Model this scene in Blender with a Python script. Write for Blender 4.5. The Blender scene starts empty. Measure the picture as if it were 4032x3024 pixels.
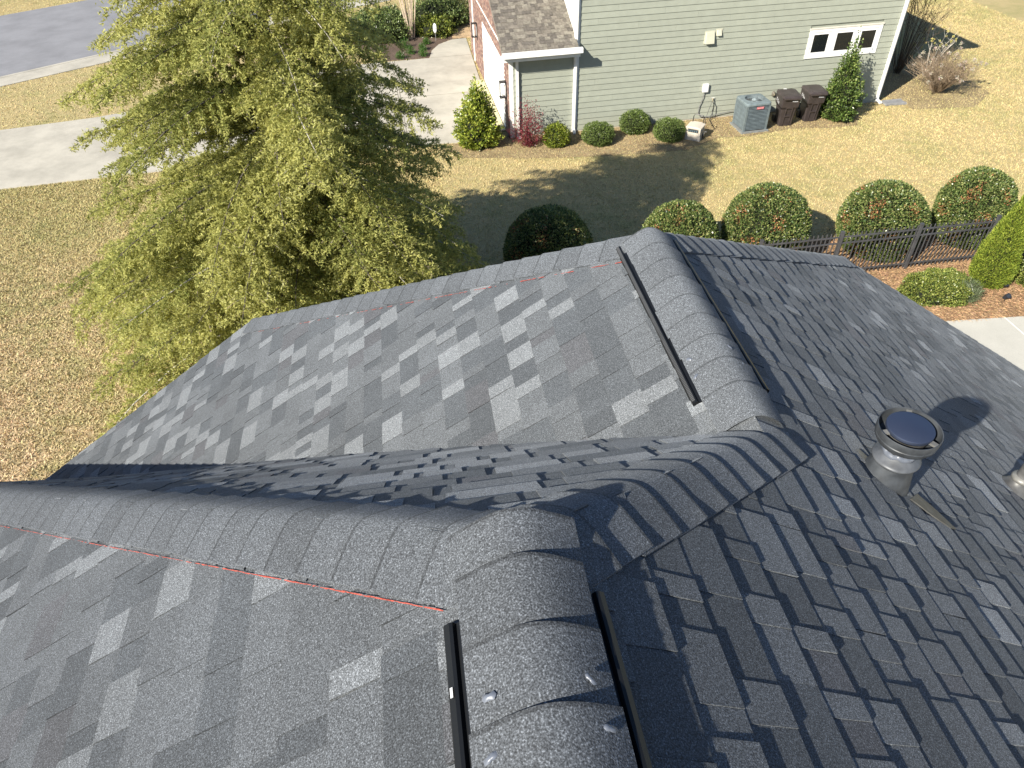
import bpy, math, random
import numpy as np
from math import sin, cos, pi, radians, sqrt, atan2, hypot, exp
from mathutils import Matrix, Vector

SC = bpy.context.scene
COL = SC.collection
rng = np.random.default_rng(7)
random.seed(7)

# ------------------------------------------------------------ camera
# z = 0 is the top of the near ridge, +y runs along that ridge away from the photographer, lawn at z = GZ
GZ = -8.5
CAM = np.array([-0.0991, 0.0, 1.1346])
MR = np.array([[0.98874581, 0.11713268, -0.09306799],
               [-0.1474733, 0.65845564, -0.73802967],
               [-0.02516625, 0.74344879, 0.6683192]])
cd = bpy.data.cameras.new("camera")
cam = bpy.data.objects.new("camera", cd)
COL.objects.link(cam)
cd.sensor_width = 36.0
cd.lens = 24.955
cd.clip_start = 0.05
cd.clip_end = 600.0
m4 = Matrix([list(MR[i]) + [CAM[i]] for i in range(3)] + [[0, 0, 0, 1]])
cam.matrix_world = m4
SC.camera = cam

# ------------------------------------------------------------ world, sun, exposure
SUN_AZ, SUN_EL = radians(232.8), radians(33.4)
w = bpy.data.worlds.new("World")
SC.world = w
w.use_nodes = True
nt = w.node_tree
sky = nt.nodes.new('ShaderNodeTexSky')
sky.sky_type = 'NISHITA'
sky.sun_disc = False
sky.sun_elevation = SUN_EL
sky.sun_rotation = SUN_AZ
sky.air_density = 1.0
sky.dust_density = 0.6
sky.ozone_density = 5.0
nt.links.new(sky.outputs[0], nt.nodes['Background'].inputs[0])
nt.nodes['Background'].inputs[1].default_value = 0.072
sl = bpy.data.lights.new("sun", 'SUN')
sl.energy = 5.0
sl.angle = radians(0.53)
sl.color = (1.0, 0.935, 0.82)
so = bpy.data.objects.new("sun", sl)
COL.objects.link(so)
sd = Vector((-sin(SUN_AZ) * cos(SUN_EL), -cos(SUN_AZ) * cos(SUN_EL), -sin(SUN_EL)))
so.rotation_euler = sd.to_track_quat('-Z', 'Y').to_euler()
so.location = (-20, -14, 20)
SC.view_settings.view_transform = 'Standard'
SC.view_settings.look = 'None'
SC.view_settings.exposure = 1.0
SC.view_settings.gamma = 1.0
SC.view_settings.use_curve_mapping = False
SC.cycles.max_bounces = 6
SC.cycles.transparent_max_bounces = 6

# ------------------------------------------------------------ materials
def new_mat(name):
    m = bpy.data.materials.new(name)
    m.use_nodes = True
    n = m.node_tree
    return m, n, n.nodes['Principled BSDF'], n.links

def setp(b, **k):
    names = {'rough': 'Roughness', 'metal': 'Metallic', 'spec': 'Specular IOR Level', 'trans': 'Transmission Weight',
             'coat': 'Coat Weight', 'ior': 'IOR'}
    for a, v in k.items():
        b.inputs[names[a]].default_value = v

def texco(n):
    return n.nodes.new('ShaderNodeTexCoord').outputs['Object']

def geopos(n):
    return n.nodes.new('ShaderNodeNewGeometry').outputs['Position']

def noise(n, l, vec, scale, detail=2.0, rough=0.5):
    t = n.nodes.new('ShaderNodeTexNoise')
    t.inputs['Scale'].default_value = scale
    t.inputs['Detail'].default_value = detail
    t.inputs['Roughness'].default_value = rough
    l.new(vec, t.inputs['Vector'])
    return t.outputs['Fac']

def ramp(n, l, fac, stops):
    r = n.nodes.new('ShaderNodeValToRGB')
    e = r.color_ramp.elements
    while len(e) < len(stops):
        e.new(0.5)
    for i, (p, c) in enumerate(stops):
        e[i].position = p
        e[i].color = (c, c, c, 1) if isinstance(c, (int, float)) else (*c, 1)
    l.new(fac, r.inputs['Fac'])
    return r.outputs['Color']

def mix(n, l, a, b, fac, mode='MIX'):
    x = n.nodes.new('ShaderNodeMix')
    x.data_type = 'RGBA'
    x.blend_type = mode
    for sock, v in ((x.inputs[6], a), (x.inputs[7], b)):
        if isinstance(v, (tuple, list)):
            sock.default_value = (*v, 1)
        else:
            l.new(v, sock)
    if isinstance(fac, (int, float)):
        x.inputs[0].default_value = fac
    else:
        l.new(fac, x.inputs[0])
    return x.outputs[2]

def attr(n, name='tone'):
    a = n.nodes.new('ShaderNodeAttribute')
    a.attribute_name = name
    return a.outputs['Color']

def bump(n, l, b, h, strength, dist):
    x = n.nodes.new('ShaderNodeBump')
    x.inputs['Strength'].default_value = strength
    x.inputs['Distance'].default_value = dist
    l.new(h, x.inputs['Height'])
    l.new(x.outputs[0], b.inputs['Normal'])

def tone_mat(name, sc1=8.0, lo=0.8, hi=1.2, rough=0.7, spec=0.3, metal=0.0, bs=0.0, bscale=40.0, bdist=0.002):
    """tone attribute times a soft noise"""
    m, n, b, l = new_mat(name)
    v = geopos(n)
    f = ramp(n, l, noise(n, l, v, sc1, 4), [(0.3, lo), (0.7, hi)])
    c = mix(n, l, attr(n), f, 1.0, 'MULTIPLY')
    l.new(c, b.inputs['Base Color'])
    setp(b, rough=rough, spec=spec, metal=metal)
    if bs > 0:
        bump(n, l, b, noise(n, l, v, bscale, 3), bs, bdist)
    return m

def shingle_mat(name, granule=330.0, contrast=1.0, bs=0.55):
    m, n, b, l = new_mat(name)
    v = geopos(n)
    g1 = noise(n, l, v, granule, 2, 0.6)
    g2 = noise(n, l, v, granule * 0.37, 2, 0.6)
    big = ramp(n, l, noise(n, l, v, 1.7, 4, 0.6), [(0.3, 0.9), (0.7, 1.1)])
    sp = ramp(n, l, g1, [(0.36, 1 - 0.62 * contrast), (0.50, 0.95), (0.60, 1.35), (0.70, 1 + 1.9 * contrast)])  # granule speckle; its bright end also paints sun glitter into the colour
    sp2 = ramp(n, l, g2, [(0.3, 0.82), (0.7, 1.18)])
    c = mix(n, l, attr(n), sp, 1.0, 'MULTIPLY')
    c = mix(n, l, c, sp2, 1.0, 'MULTIPLY')
    c = mix(n, l, c, big, 1.0, 'MULTIPLY')
    l.new(c, b.inputs['Base Color'])
    setp(b, rough=0.78, spec=0.35)
    b.inputs['Diffuse Roughness'].default_value = 1.0
    bump(n, l, b, g1, bs, 0.0016)
    return m

M = {}
M['shingle'] = shingle_mat('shingle_granules')
M['cap'] = shingle_mat('cap_granules', 300, 1.0, 0.5)
M['tan_shingle'] = tone_mat('weathered_shingles', 14, 0.75, 1.25, 0.9, 0.2)
M['paint'] = tone_mat('painted_board', 5, 0.94, 1.04, 0.55, 0.35, bs=0.1, bscale=60)
M['generic'] = tone_mat('matte_surface', 10, 0.85, 1.12, 0.7, 0.3)
M['plastic'] = tone_mat('dark_plastic', 6, 0.8, 1.2, 0.42, 0.4)
M['steel'] = tone_mat('coated_steel', 9, 0.82, 1.15, 0.5, 0.5, bs=0.06, bscale=90)
M['metal'] = tone_mat('weathered_galvanised_metal', 16, 0.5, 1.25, 0.45, 0.35, metal=0.22, bs=0.12, bscale=30, bdist=0.004)
M['disc'] = tone_mat('smooth_dark_metal', 5, 0.95, 1.04, 0.55, 0.4, metal=0.8)
M['bark'] = tone_mat('bark', 30, 0.6, 1.3, 0.9, 0.15, bs=0.5, bscale=50, bdist=0.01)
M['brick'] = tone_mat('brick_faces', 25, 0.7, 1.25, 0.9, 0.15)

def leaf_mat(name, rough=0.5, spec=0.35, trans=0.25):
    m, n, b, l = new_mat(name)
    c = attr(n)
    l.new(c, b.inputs['Base Color'])
    setp(b, rough=rough, spec=spec)
    tr = n.nodes.new('ShaderNodeBsdfTranslucent')
    l.new(c, tr.inputs['Color'])
    ms = n.nodes.new('ShaderNodeMixShader')
    ms.inputs[0].default_value = trans
    l.new(b.outputs[0], ms.inputs[1])
    l.new(tr.outputs[0], ms.inputs[2])
    l.new(ms.outputs[0], n.nodes['Material Output'].inputs['Surface'])
    return m

M['leaf'] = leaf_mat('glossy_leaf', 0.34, 0.5, 0.3)
M['leaf_soft'] = leaf_mat('soft_leaf', 0.6, 0.25, 0.3)
M['needle'] = leaf_mat('needle', 0.6, 0.2, 0.5)

def lawn_mat(name, blades=False):
    m, n, b, l = new_mat(name)
    v = geopos(n)
    big = noise(n, l, v, 0.33, 4, 0.6)
    mid = noise(n, l, v, 2.1, 4, 0.65)
    fine = noise(n, l, v, 34, 3, 0.7)
    sep = n.nodes.new('ShaderNodeSeparateXYZ')
    l.new(v, sep.inputs[0])
    # the near left lawn is browner, the side yard more straw coloured
    mr = n.nodes.new('ShaderNodeMapRange')
    mr.inputs['From Min'].default_value = 16.0
    mr.inputs['From Max'].default_value = 22.0
    add = n.nodes.new('ShaderNodeMath')
    add.operation = 'ADD'
    l.new(sep.outputs['Y'], add.inputs[0])
    mul = n.nodes.new('ShaderNodeMath')
    mul.operation = 'MULTIPLY'
    mul.inputs[1].default_value = 0.9
    l.new(sep.outputs['X'], mul.inputs[0])
    l.new(mul.outputs[0], add.inputs[1])
    l.new(add.outputs[0], mr.inputs['Value'])
    k = 1.0 if not blades else 1.28
    brown = (0.46 * k, 0.350 * k, 0.215 * k)
    straw = (0.42 * k, 0.340 * k, 0.170 * k)
    green = (0.25 * k, 0.25 * k, 0.095 * k)
    mr.inputs['From Min'].default_value = 2.0
    mr.inputs['From Max'].default_value = 11.0
    base = mix(n, l, brown, straw, mr.outputs[0])
    gf = mix(n, l, big, mid, 0.5)
    gsel = ramp(n, l, gf, [(0.46, 0.0), (0.66, 0.65)])
    col = mix(n, l, base, green, gsel)
    # greener patch just beyond the cedar and beside the driveway
    vor = n.nodes.new('ShaderNodeVectorMath')
    vor.operation = 'DISTANCE'
    vor.inputs[1].default_value = (-12.0, 20.5, GZ)
    l.new(v, vor.inputs[0])
    near = n.nodes.new('ShaderNodeMapRange')
    near.inputs['From Min'].default_value = 5.5
    near.inputs['From Max'].default_value = 3.0
    near.inputs['To Max'].default_value = 0.30
    l.new(vor.outputs['Value'], near.inputs['Value'])
    col = mix(n, l, col, green, near.outputs[0])
    ff = ramp(n, l, fine, [(0.3, 0.75), (0.7, 1.22)])
    col = mix(n, l, col, ff, 1.0, 'MULTIPLY')
    if blades:
        col = mix(n, l, col, attr(n), 1.0, 'MULTIPLY')
    l.new(col, b.inputs['Base Color'])
    setp(b, rough=0.85, spec=0.15)
    if not blades:
        bump(n, l, b, fine, 0.6, 0.03)
    return m

M['lawn'] = lawn_mat('dormant_lawn')
M['blades'] = lawn_mat('grass_blades', True)

def concrete_mat(name, base, stain=0.25):
    m, n, b, l = new_mat(name)
    v = geopos(n)
    a = ramp(n, l, noise(n, l, v, 0.8, 5, 0.65), [(0.35, 1 - stain), (0.62, 1.04)])
    f = ramp(n, l, noise(n, l, v, 60, 3, 0.6), [(0.3, 0.9), (0.7, 1.08)])
    c = mix(n, l, mix(n, l, base, a, 1.0, 'MULTIPLY'), f, 1.0, 'MULTIPLY')
    l.new(c, b.inputs['Base Color'])
    setp(b, rough=0.85, spec=0.2)
    bump(n, l, b, noise(n, l, v, 90, 3, 0.6), 0.2, 0.003)
    return m

M['concrete'] = concrete_mat('driveway_concrete', (0.46, 0.43, 0.36), 0.22)
M['patio'] = concrete_mat('patio_concrete', (0.47, 0.455, 0.40), 0.08)
M['asphalt'] = concrete_mat('asphalt', (0.24, 0.24, 0.25), 0.15)

def straw_mat(name, c1, c2):
    m, n, b, l = new_mat(name)
    v = geopos(n)
    a = ramp(n, l, noise(n, l, v, 45, 4, 0.75), [(0.32, c1), (0.66, c2)])
    g = ramp(n, l, noise(n, l, v, 1.5, 3, 0.6), [(0.3, 0.75), (0.7, 1.12)])
    l.new(mix(n, l, a, g, 1.0, 'MULTIPLY'), b.inputs['Base Color'])
    setp(b, rough=0.95, spec=0.1)
    bump(n, l, b, noise(n, l, v, 60, 3, 0.7), 0.7, 0.03)
    return m

M['straw'] = straw_mat('pine_straw', (0.15, 0.085, 0.05), (0.40, 0.27, 0.16))
M['mulch'] = straw_mat('dark_mulch', (0.06, 0.045, 0.038), (0.20, 0.145, 0.11))
M['soil'] = straw_mat('thin_mulch', (0.20, 0.15, 0.09), (0.42, 0.335, 0.19))
m_, n_, b_, l_ = new_mat('window_glass')
b_.inputs['Base Color'].default_value = (0.010, 0.012, 0.013, 1)
setp(b_, rough=0.06, spec=0.5)
M['glass'] = m_
m_, n_, b_, l_ = new_mat('clear_sealant')
b_.inputs['Base Color'].default_value = (0.12, 0.135, 0.165, 1)
setp(b_, rough=0.35, spec=0.5, coat=0.0)
M['sealant'] = m_
m_, n_, b_, l_ = new_mat('red_chalk')
l_.new(ramp(n_, l_, noise(n_, l_, geopos(n_), 160, 2), [(0.3, (0.26, 0.06, 0.045)), (0.7, (0.56, 0.115, 0.08))]), b_.inputs['Base Color'])
setp(b_, rough=0.9, spec=0.1)
M['chalk'] = m_

# ------------------------------------------------------------ scene helpers
ABS = {}

def thing(name, label, cat, loc=(0, 0, 0), group=None):
    o = bpy.data.objects.new(name, None)
    o.empty_display_size = 0.2
    COL.objects.link(o)
    o.location = loc
    ABS[o.name] = np.array(loc, float)
    o['label'] = label
    o['category'] = cat
    if group:
        o['group'] = group
    return o

def tag(o, label=None, cat=None, group=None, kind=None):
    for k, v in (('label', label), ('category', cat), ('group', group), ('kind', kind)):
        if v:
            o[k] = v
    return o

def link(name, me, parent=None):
    o = bpy.data.objects.new(name, me)
    COL.objects.link(o)
    if parent is not None:
        o.parent = parent
        ABS[o.name] = ABS[parent.name].copy()
    else:
        ABS[o.name] = np.zeros(3)
    return o

def as_mats(mat):
    return [M[x] if isinstance(x, str) else x for x in (mat if isinstance(mat, (list, tuple)) else [mat])]

class MB:
    def __init__(self):
        self.v, self.f, self.c, self.m = [], [], [], []

    def add(self, vs, fs, tone=(1, 1, 1), mi=0):
        o = len(self.v)
        self.v += [tuple(p) for p in vs]
        for f in fs:
            self.f.append(tuple(i + o for i in f))
            self.c.append(tone)
            self.m.append(mi)
        return self

    def box(self, x0, x1, y0, y1, z0, z1, tone=(1, 1, 1), fr=None, mi=0, taper=None):
        vs = [(x0, y0, z0), (x1, y0, z0), (x1, y1, z0), (x0, y1, z0), (x0, y0, z1), (x1, y0, z1), (x1, y1, z1), (x0, y1, z1)]
        if taper:
            cx, cy = (x0 + x1) / 2, (y0 + y1) / 2
            vs = [(cx + (x - cx) * (taper if z == z1 else 1), cy + (y - cy) * (taper if z == z1 else 1), z) for x, y, z in vs]
        if fr:
            vs = [fr(p) for p in vs]
        return self.add(vs, [(0, 3, 2, 1), (4, 5, 6, 7), (0, 1, 5, 4), (1, 2, 6, 5), (2, 3, 7, 6), (3, 0, 4, 7)], tone, mi)

    def prism(self, poly, z0, z1, tone=(1, 1, 1), fr=None, mi=0):
        n = len(poly)
        vs = [(x, y, z0) for x, y in poly] + [(x, y, z1) for x, y in poly]
        if fr:
            vs = [fr(p) for p in vs]
        fs = [tuple(range(n - 1, -1, -1)), tuple(range(n, 2 * n))] + [(i, (i + 1) % n, n + (i + 1) % n, n + i) for i in range(n)]
        return self.add(vs, fs, tone, mi)

    def tube(self, pts, rad, n=6, tone=(1, 1, 1), mi=0, caps=True, fr=None):
        pts = [Vector(fr(p) if fr else p) for p in pts]
        if not hasattr(rad, '__len__'):
            rad = [rad] * len(pts)
        vs = []
        for i, p in enumerate(pts):
            d = (pts[min(i + 1, len(pts) - 1)] - pts[max(i - 1, 0)])
            d.normalize()
            a = d.cross(Vector((0, 0, 1)) if abs(d.z) < 0.9 else Vector((1, 0, 0)))
            a.normalize()
            b = d.cross(a)
            for k in range(n):
                t = 2 * pi * k / n
                vs.append(tuple(p + a * (cos(t) * rad[i]) + b * (sin(t) * rad[i])))
        fs = []
        for i in range(len(pts) - 1):
            for k in range(n):
                fs.append((i * n + k, i * n + (k + 1) % n, (i + 1) * n + (k + 1) % n, (i + 1) * n + k))
        if caps:
            fs.append(tuple(range(n - 1, -1, -1)))
            fs.append(tuple((len(pts) - 1) * n + k for k in range(n)))
        return self.add(vs, fs, tone, mi)

    def lathe(self, prof, n=32, c=(0, 0, 0), tone=(1, 1, 1), mi=0, fr=None, wob=0.0):
        vs = []
        for r, z in prof:
            for k in range(n):
                t = 2 * pi * k / n
                rr = r * (1 + wob * sin(3 * t + z * 20))
                p = (c[0] + rr * cos(t), c[1] + rr * sin(t), c[2] + z)
                vs.append(fr(p) if fr else p)
        fs = []
        for i in range(len(prof) - 1):
            for k in range(n):
                fs.append((i * n + k, i * n + (k + 1) % n, (i + 1) * n + (k + 1) % n, (i + 1) * n + k))
        return self.add(vs, fs, tone, mi)

    def build(self, name, mat, parent=None, smooth=False):
        me = bpy.data.meshes.new(name)
        off = ABS[parent.name] if parent is not None else np.zeros(3)
        v = np.array(self.v, float).reshape(-1, 3) - off
        me.from_pydata([tuple(p) for p in v], [], self.f)
        for mm in as_mats(mat):
            me.materials.append(mm)
        if any(self.m):
            me.polygons.foreach_set('material_index', self.m)
        a = me.attributes.new('tone', 'FLOAT_COLOR', 'FACE')
        a.data.foreach_set('color', np.array([(*c[:3], 1.0) for c in self.c], float).ravel())
        if smooth:
            me.shade_smooth() if smooth is True else me.set_sharp_from_angle(angle=smooth)
        me.update()
        return link(name, me, parent)

def np_mesh(name, V, F, mat, tones, parent=None):
    """V (n,3), F (m,k) constant k, tones (m,3)"""
    me = bpy.data.meshes.new(name)
    off = ABS[parent.name] if parent is not None else np.zeros(3)
    V = (V - off).astype(np.float32)
    m, k = F.shape
    me.vertices.add(len(V))
    me.vertices.foreach_set('co', V.ravel())
    me.loops.add(m * k)
    me.loops.foreach_set('vertex_index', F.astype(np.int32).ravel())
    me.polygons.add(m)
    me.polygons.foreach_set('loop_start', np.arange(0, m * k, k, dtype=np.int32))
    me.polygons.foreach_set('loop_total', np.full(m, k, dtype=np.int32))
    me.update(calc_edges=True)
    for mm in as_mats(mat):
        me.materials.append(mm)
    a = me.attributes.new('tone', 'FLOAT_COLOR', 'FACE')
    a.data.foreach_set('color', np.concatenate([tones, np.ones((m, 1))], 1).astype(np.float32).ravel())
    return link(name, me, parent)

def unit(a):
    return a / np.maximum(np.linalg.norm(a, axis=-1, keepdims=True), 1e-9)

def leaf_cloud(name, P, D, L, W, mat, tones, parent=None, fold=0.25, tri=False):
    """diamond leaves: P base points, D directions, L lengths, W widths"""
    n = len(P)
    D = unit(D)
    R = unit(rng.normal(size=(n, 3)))
    S = unit(np.cross(D, R))
    U = np.cross(S, D)
    L = np.broadcast_to(L, (n,))[:, None]
    W = np.broadcast_to(W, (n,))[:, None]
    mid = P + D * L * 0.45 + U * W * fold
    if tri:
        V = np.stack([P - S * W * 0.5, P + S * W * 0.5, P + D * L], 1).reshape(-1, 3)
        return np_mesh(name, V, np.arange(3 * n).reshape(n, 3), mat, tones, parent)
    V = np.stack([P, mid - S * W * 0.5, P + D * L, mid + S * W * 0.5], 1).reshape(-1, 3)
    F = np.arange(4 * n).reshape(n, 4)
    return np_mesh(name, V, F, mat, tones, parent)

def jit(c, n, amt=0.2, hue=0.08):
    c = np.array(c)[None, :] * (1 + rng.normal(size=(n, 1)) * amt)
    return np.clip(c * (1 + rng.normal(size=(n, 3)) * hue), 0.004, 0.9)

# ============================================================ OUR ROOF
T, TF, T1, T2 = 0.66535, 0.86384, 0.66784, 0.67371
D_, Y1, Y3, RK, TC = 0.96783, 0.80925, 2.91356, 5.0669, 0.8122
K1, KH = T1 / TF, T / TF
EXPO = 0.1385
P1 = np.array([0, Y1, 0.0])
P2 = np.array([D_, Y1 + D_ * KH, -T * D_])
P3 = np.array([D_, Y3, -T * D_])
CL = np.array([-1.6282, RK, -2.3929])
CR = np.array([3.5965, RK, -2.3929])
DV = np.array([-4.083, RK, -4.047])
EAVE_R, EAVE_L = 8.3, -6.0
YB = -3.2

def pl_R(u, v, h=0.0):
    s = sqrt(1 + T * T)
    c, sn = 1 / s, T / s
    return (v * c + h * sn, u, -v * sn + h * c)

def pl_L1(u, v, h=0.0):
    s = sqrt(1 + T1 * T1)
    c, sn = 1 / s, T1 / s
    return (-v * c - h * sn, u, -v * sn + h * c)

def pl_L2(u, v, h=0.0):
    s = sqrt(1 + T2 * T2)
    c, sn = 1 / s, T2 / s
    return (D_ - v * c - h * sn, u, -T * D_ - v * sn + h * c)

def f_warp(x, y):
    if x > D_:
        return 0.0
    a = ((D_ - x) / 5.05) ** 1.6
    yh = Y1 + (abs(x) * K1 if x < 0 else x * KH)
    yv = P2[1] + (D_ - x) * 0.695
    fr_ = max(0.0, (y - yh) / max(yv - yh, 1e-3))
    return -0.37 * a * fr_ ** 1.2

def pl_F(u, v, h=0.0):
    s = sqrt(1 + TF * TF)
    c, sn = 1 / s, TF / s
    x, y = u, Y1 + v * c + h * sn
    return (x, y, -v * sn + h * c + f_warp(x, y))

def clip(poly, hp):
    for a, b, c in hp:
        out = []
        for i in range(len(poly)):
            p, q = poly[i], poly[(i + 1) % len(poly)]
            dp, dq = a * p[0] + b * p[1] - c, a * q[0] + b * q[1] - c
            if dp <= 0:
                out.append(p)
            if (dp < 0 < dq) or (dq < 0 < dp):
                t = dp / (dp - dq)
                out.append((p[0] + (q[0] - p[0]) * t, p[1] + (q[1] - p[1]) * t))
        poly = out
        if len(poly) < 3:
            return []
    return poly

# shingle colours: slate grey blend with dark, mid and pale tabs
PAL = {'pale': (0.150, 0.162, 0.174), 'mid': (0.098, 0.107, 0.117), 'dark': (0.072, 0.080, 0.089), 'warm': (0.083, 0.087, 0.096)}

PALE_P = [0.26]

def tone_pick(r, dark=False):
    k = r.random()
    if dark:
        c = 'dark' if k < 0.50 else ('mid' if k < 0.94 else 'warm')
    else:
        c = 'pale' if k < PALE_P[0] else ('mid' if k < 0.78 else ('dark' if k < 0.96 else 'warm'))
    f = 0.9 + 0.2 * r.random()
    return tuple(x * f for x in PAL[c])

def slab(pf, poly, vb, h0, h1, tone, mb, lift=0.0):
    """a flat piece over poly in (u,v); its surface rises from h0 to h1 at the exposed edge vb"""
    if len(poly) < 3:
        return
    vt = vb - 0.155
    top = []
    for u, v in poly:
        k = (v - vt) / 0.155
        top.append(pf(u, v, h0 + (h1 - h0) * k + lift * max(0, k - 0.6) * 2.5))
    bot = [pf(u, v, -0.002) for u, v in poly]
    n = len(poly)
    area = sum(poly[i][0] * poly[(i + 1) % n][1] - poly[(i + 1) % n][0] * poly[i][1] for i in range(n))
    # orient by the true normal
    a, b, c = Vector(top[0]), Vector(top[1]), Vector(top[2])
    up = (Vector(pf(poly[0][0], poly[0][1], 1.0)) - Vector(pf(poly[0][0], poly[0][1], 0.0)))
    nn = Vector((0, 0, 0))
    for i in range(1, n - 1):
        nn += (Vector(top[i]) - a).cross(Vector(top[i + 1]) - a)
    vs = top + bot
    if nn.dot(up) > 0:
        fs = [tuple(range(n))] + [(i, n + i, n + (i + 1) % n, (i + 1) % n) for i in range(n)]
    else:
        fs = [tuple(range(n - 1, -1, -1))] + [((i + 1) % n, n + (i + 1) % n, n + i, i) for i in range(n)]
    o_ = len(mb.v)
    mb.add(vs, fs, tone)
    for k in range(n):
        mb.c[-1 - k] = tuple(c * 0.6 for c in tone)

def shingle_rows(pf, vmax, urange, hps, seed, vstart=0.06, brickish=False):
    """returns a list of (MB, centre) one per shingle strip"""
    r = random.Random(seed)
    out = []
    i = 0
    while True:
        vb = vstart + i * EXPO
        if vb > vmax:
            break
        hp = hps(vb)
        off = r.choice([0.0, 0.16, 0.33, 0.5, 0.66, 0.83]) + r.uniform(-0.03, 0.03)
        u = urange[0] - off
        while u < urange[1]:
            u1 = u + 1.0
            mb = MB()
            dh = r.uniform(-0.0006, 0.0010)
            # lower layer, its colour changes where the slots are
            k = u
            edges = []
            while k < u1 - 0.03:
                wd = r.choice([0.06, 0.08, 0.10, 0.13, 0.16, 0.20])
                if brickish:
                    wd = r.choice([0.14, 0.18, 0.22, 0.26]) if len(edges) % 2 else r.choice([0.03, 0.05, 0.07])
                e = min(k + wd, u1)
                if u1 - e < 0.055:
                    e = u1
                edges.append((k, e))
                k = e
            up = False if not brickish else True
            if not brickish:
                up = r.random() < 0.5
            vv = vb + r.uniform(-0.002, 0.002)
            for (a, b) in edges:
                up = not up
                if up:
                    poly = clip([(a, vb - 0.155), (b, vb - 0.155), (b - r.uniform(0, .004), vv), (a + r.uniform(0, .004), vv)], hp)
                    slab(pf, poly, vb, 0.0034, 0.0088 + dh, tone_pick(r), mb, r.choice([0, 0, 0, 0.0015]))
                else:
                    poly = clip([(a - 0.001, vb - 0.150), (b + 0.001, vb - 0.150), (b + 0.001, vv - 0.001), (a - 0.001, vv - 0.001)], hp)
                    slab(pf, poly, vb, 0.0010, 0.0058 + dh, tone_pick(r, True), mb)
            if mb.v:
                out.append((mb, np.mean(np.array(mb.v), 0)))
            u = u1 + 0.0015
        i += 1
    return out

def hp_line(p, q, inside):
    """half plane a*u+b*v<=c in (u,v) whose edge runs p->q and which holds inside"""
    a, b = q[1] - p[1], -(q[0] - p[0])
    c = a * p[0] + b * p[1]
    if a * inside[0] + b * inside[1] > c:
        a, b, c = -a, -b, -c
    return (a, b, c)

sR, s1, s2, sF = (sqrt(1 + x * x) for x in (T, T1, T2, TF))

def hps_R(vb):
    x = vb / sR
    out = []
    if x < D_ + 0.02:
        out.append(hp_line((Y1, 0), (P2[1], D_ * sR), (0, 1)))
    else:
        out.append(hp_line((Y3, D_ * sR), (RK, CR[0] * sR), (0, 5)))
    out.append((1, 0, RK + 0.012))
    out.append((0, -1, 0.0))
    return out

def hps_L1(vb):
    return [hp_line((Y1, 0), (Y1 + K1 * 6, 6 * s1), (0, 3)), (0, -1, 0)]

def hps_L2(vb):
    a = (P2[1], 0.0)
    b = (DV[1], (D_ - DV[0]) * s2)
    sh = 0.03
    return [hp_line((a[0] - sh, a[1]), (b[0] - sh, b[1]), (4, 1)), (1, 0, RK + 0.012),
            hp_line((Y3, 0), (RK, (D_ - CL[0]) * s2), (3, 3)), (0, -1, 0)]

def hps_F(vb):
    return [hp_line((0, 0), (-4, 4 * K1 * sF), (0, 3)), hp_line((0, 0), (D_, D_ * KH * sF), (0, 3)),
            hp_line((D_, (P2[1] - Y1 + 0.16) * sF), (D_ - 5, (P2[1] - Y1 + 0.16 + 5 * 0.695) * sF), (0, 0))]

house = thing('house', 'dark grey shingled roof of the house the photographer stands on', 'house', (2.0, 0.0, GZ))
slopes = {}

def deck(name_, pts, label):
    mb = MB()
    top = [tuple(np.array(p) + np.array((0, 0, -0.012))) for p in pts]
    bot = [tuple(np.array(p) + np.array((0, 0, -0.20))) for p in pts]
    n = len(pts)
    mb.add(top + bot, [tuple(range(n)), tuple(range(2 * n - 1, n - 1, -1))] + [(i, n + i, n + (i + 1) % n, (i + 1) % n) for i in range(n)], (0.035, 0.037, 0.04))
    o = mb.build('roof_slope', 'generic', house)
    o['label'] = label
    return o

def R3(x, y):
    return (x, y, -T * x)

slopes['R'] = deck('R', [R3(0, YB), R3(EAVE_R, YB), R3(EAVE_R, RK), tuple(CR), tuple(P3), tuple(P2), tuple(P1)][::1], 'shaded right-hand roof slope with strong course shadows')
slopes['L1'] = deck('L1', [(0, YB, 0), tuple(P1), (EAVE_L, Y1 - K1 * EAVE_L, T1 * EAVE_L), (EAVE_L, YB, T1 * EAVE_L)], 'sunlit near left roof slope')
slopes['L2'] = deck('L2', [tuple(P2), tuple(P3), tuple(CL), tuple(DV)], 'sunlit far left roof slope of the lower ridge')
fpts = [pl_F(x, (y - Y1) * sF, -0.03) for x, y in ((0, Y1), (D_, P2[1]), (0, P2[1] + .695 * D_), (-2, P2[1] + .695 * 2.97), (DV[0], RK), (EAVE_L + .3, Y1 - K1 * (EAVE_L + .3)), (-3, Y1 + 3 * K1))]
mbf = MB()
nx_, ny_ = 24, 6
g = []
for i in range(nx_ + 1):
    x = D_ + (-5.2 - D_) * i / nx_
    yh = Y1 + (abs(x) * K1 if x < 0 else x * KH)
    yv = P2[1] + (D_ - x) * 0.695 + 0.1
    for j in range(ny_ + 1):
        y = yh + (yv - yh) * j / ny_
        g.append(pl_F(x, (y - Y1) * sF, -0.016))
fs = [(i * (ny_ + 1) + j, (i + 1) * (ny_ + 1) + j, (i + 1) * (ny_ + 1) + j + 1, i * (ny_ + 1) + j + 1) for i in range(nx_) for j in range(ny_)]
mbf.add(g, fs, (0.035, 0.037, 0.04))
slopes['F'] = mbf.build('roof_slope', 'generic', house)
slopes['F']['label'] = 'narrow shaded hip slope between the two ridges'
# the clipped end beyond the far ridge and the near end behind the photographer
deck('N', [tuple(P3), (CR[0] - 0.1, RK, CR[2] - 0.05), (CL[0] + 0.1, RK, CL[2] - 0.05)], 'clipped gable slope beyond the far ridge')

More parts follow.
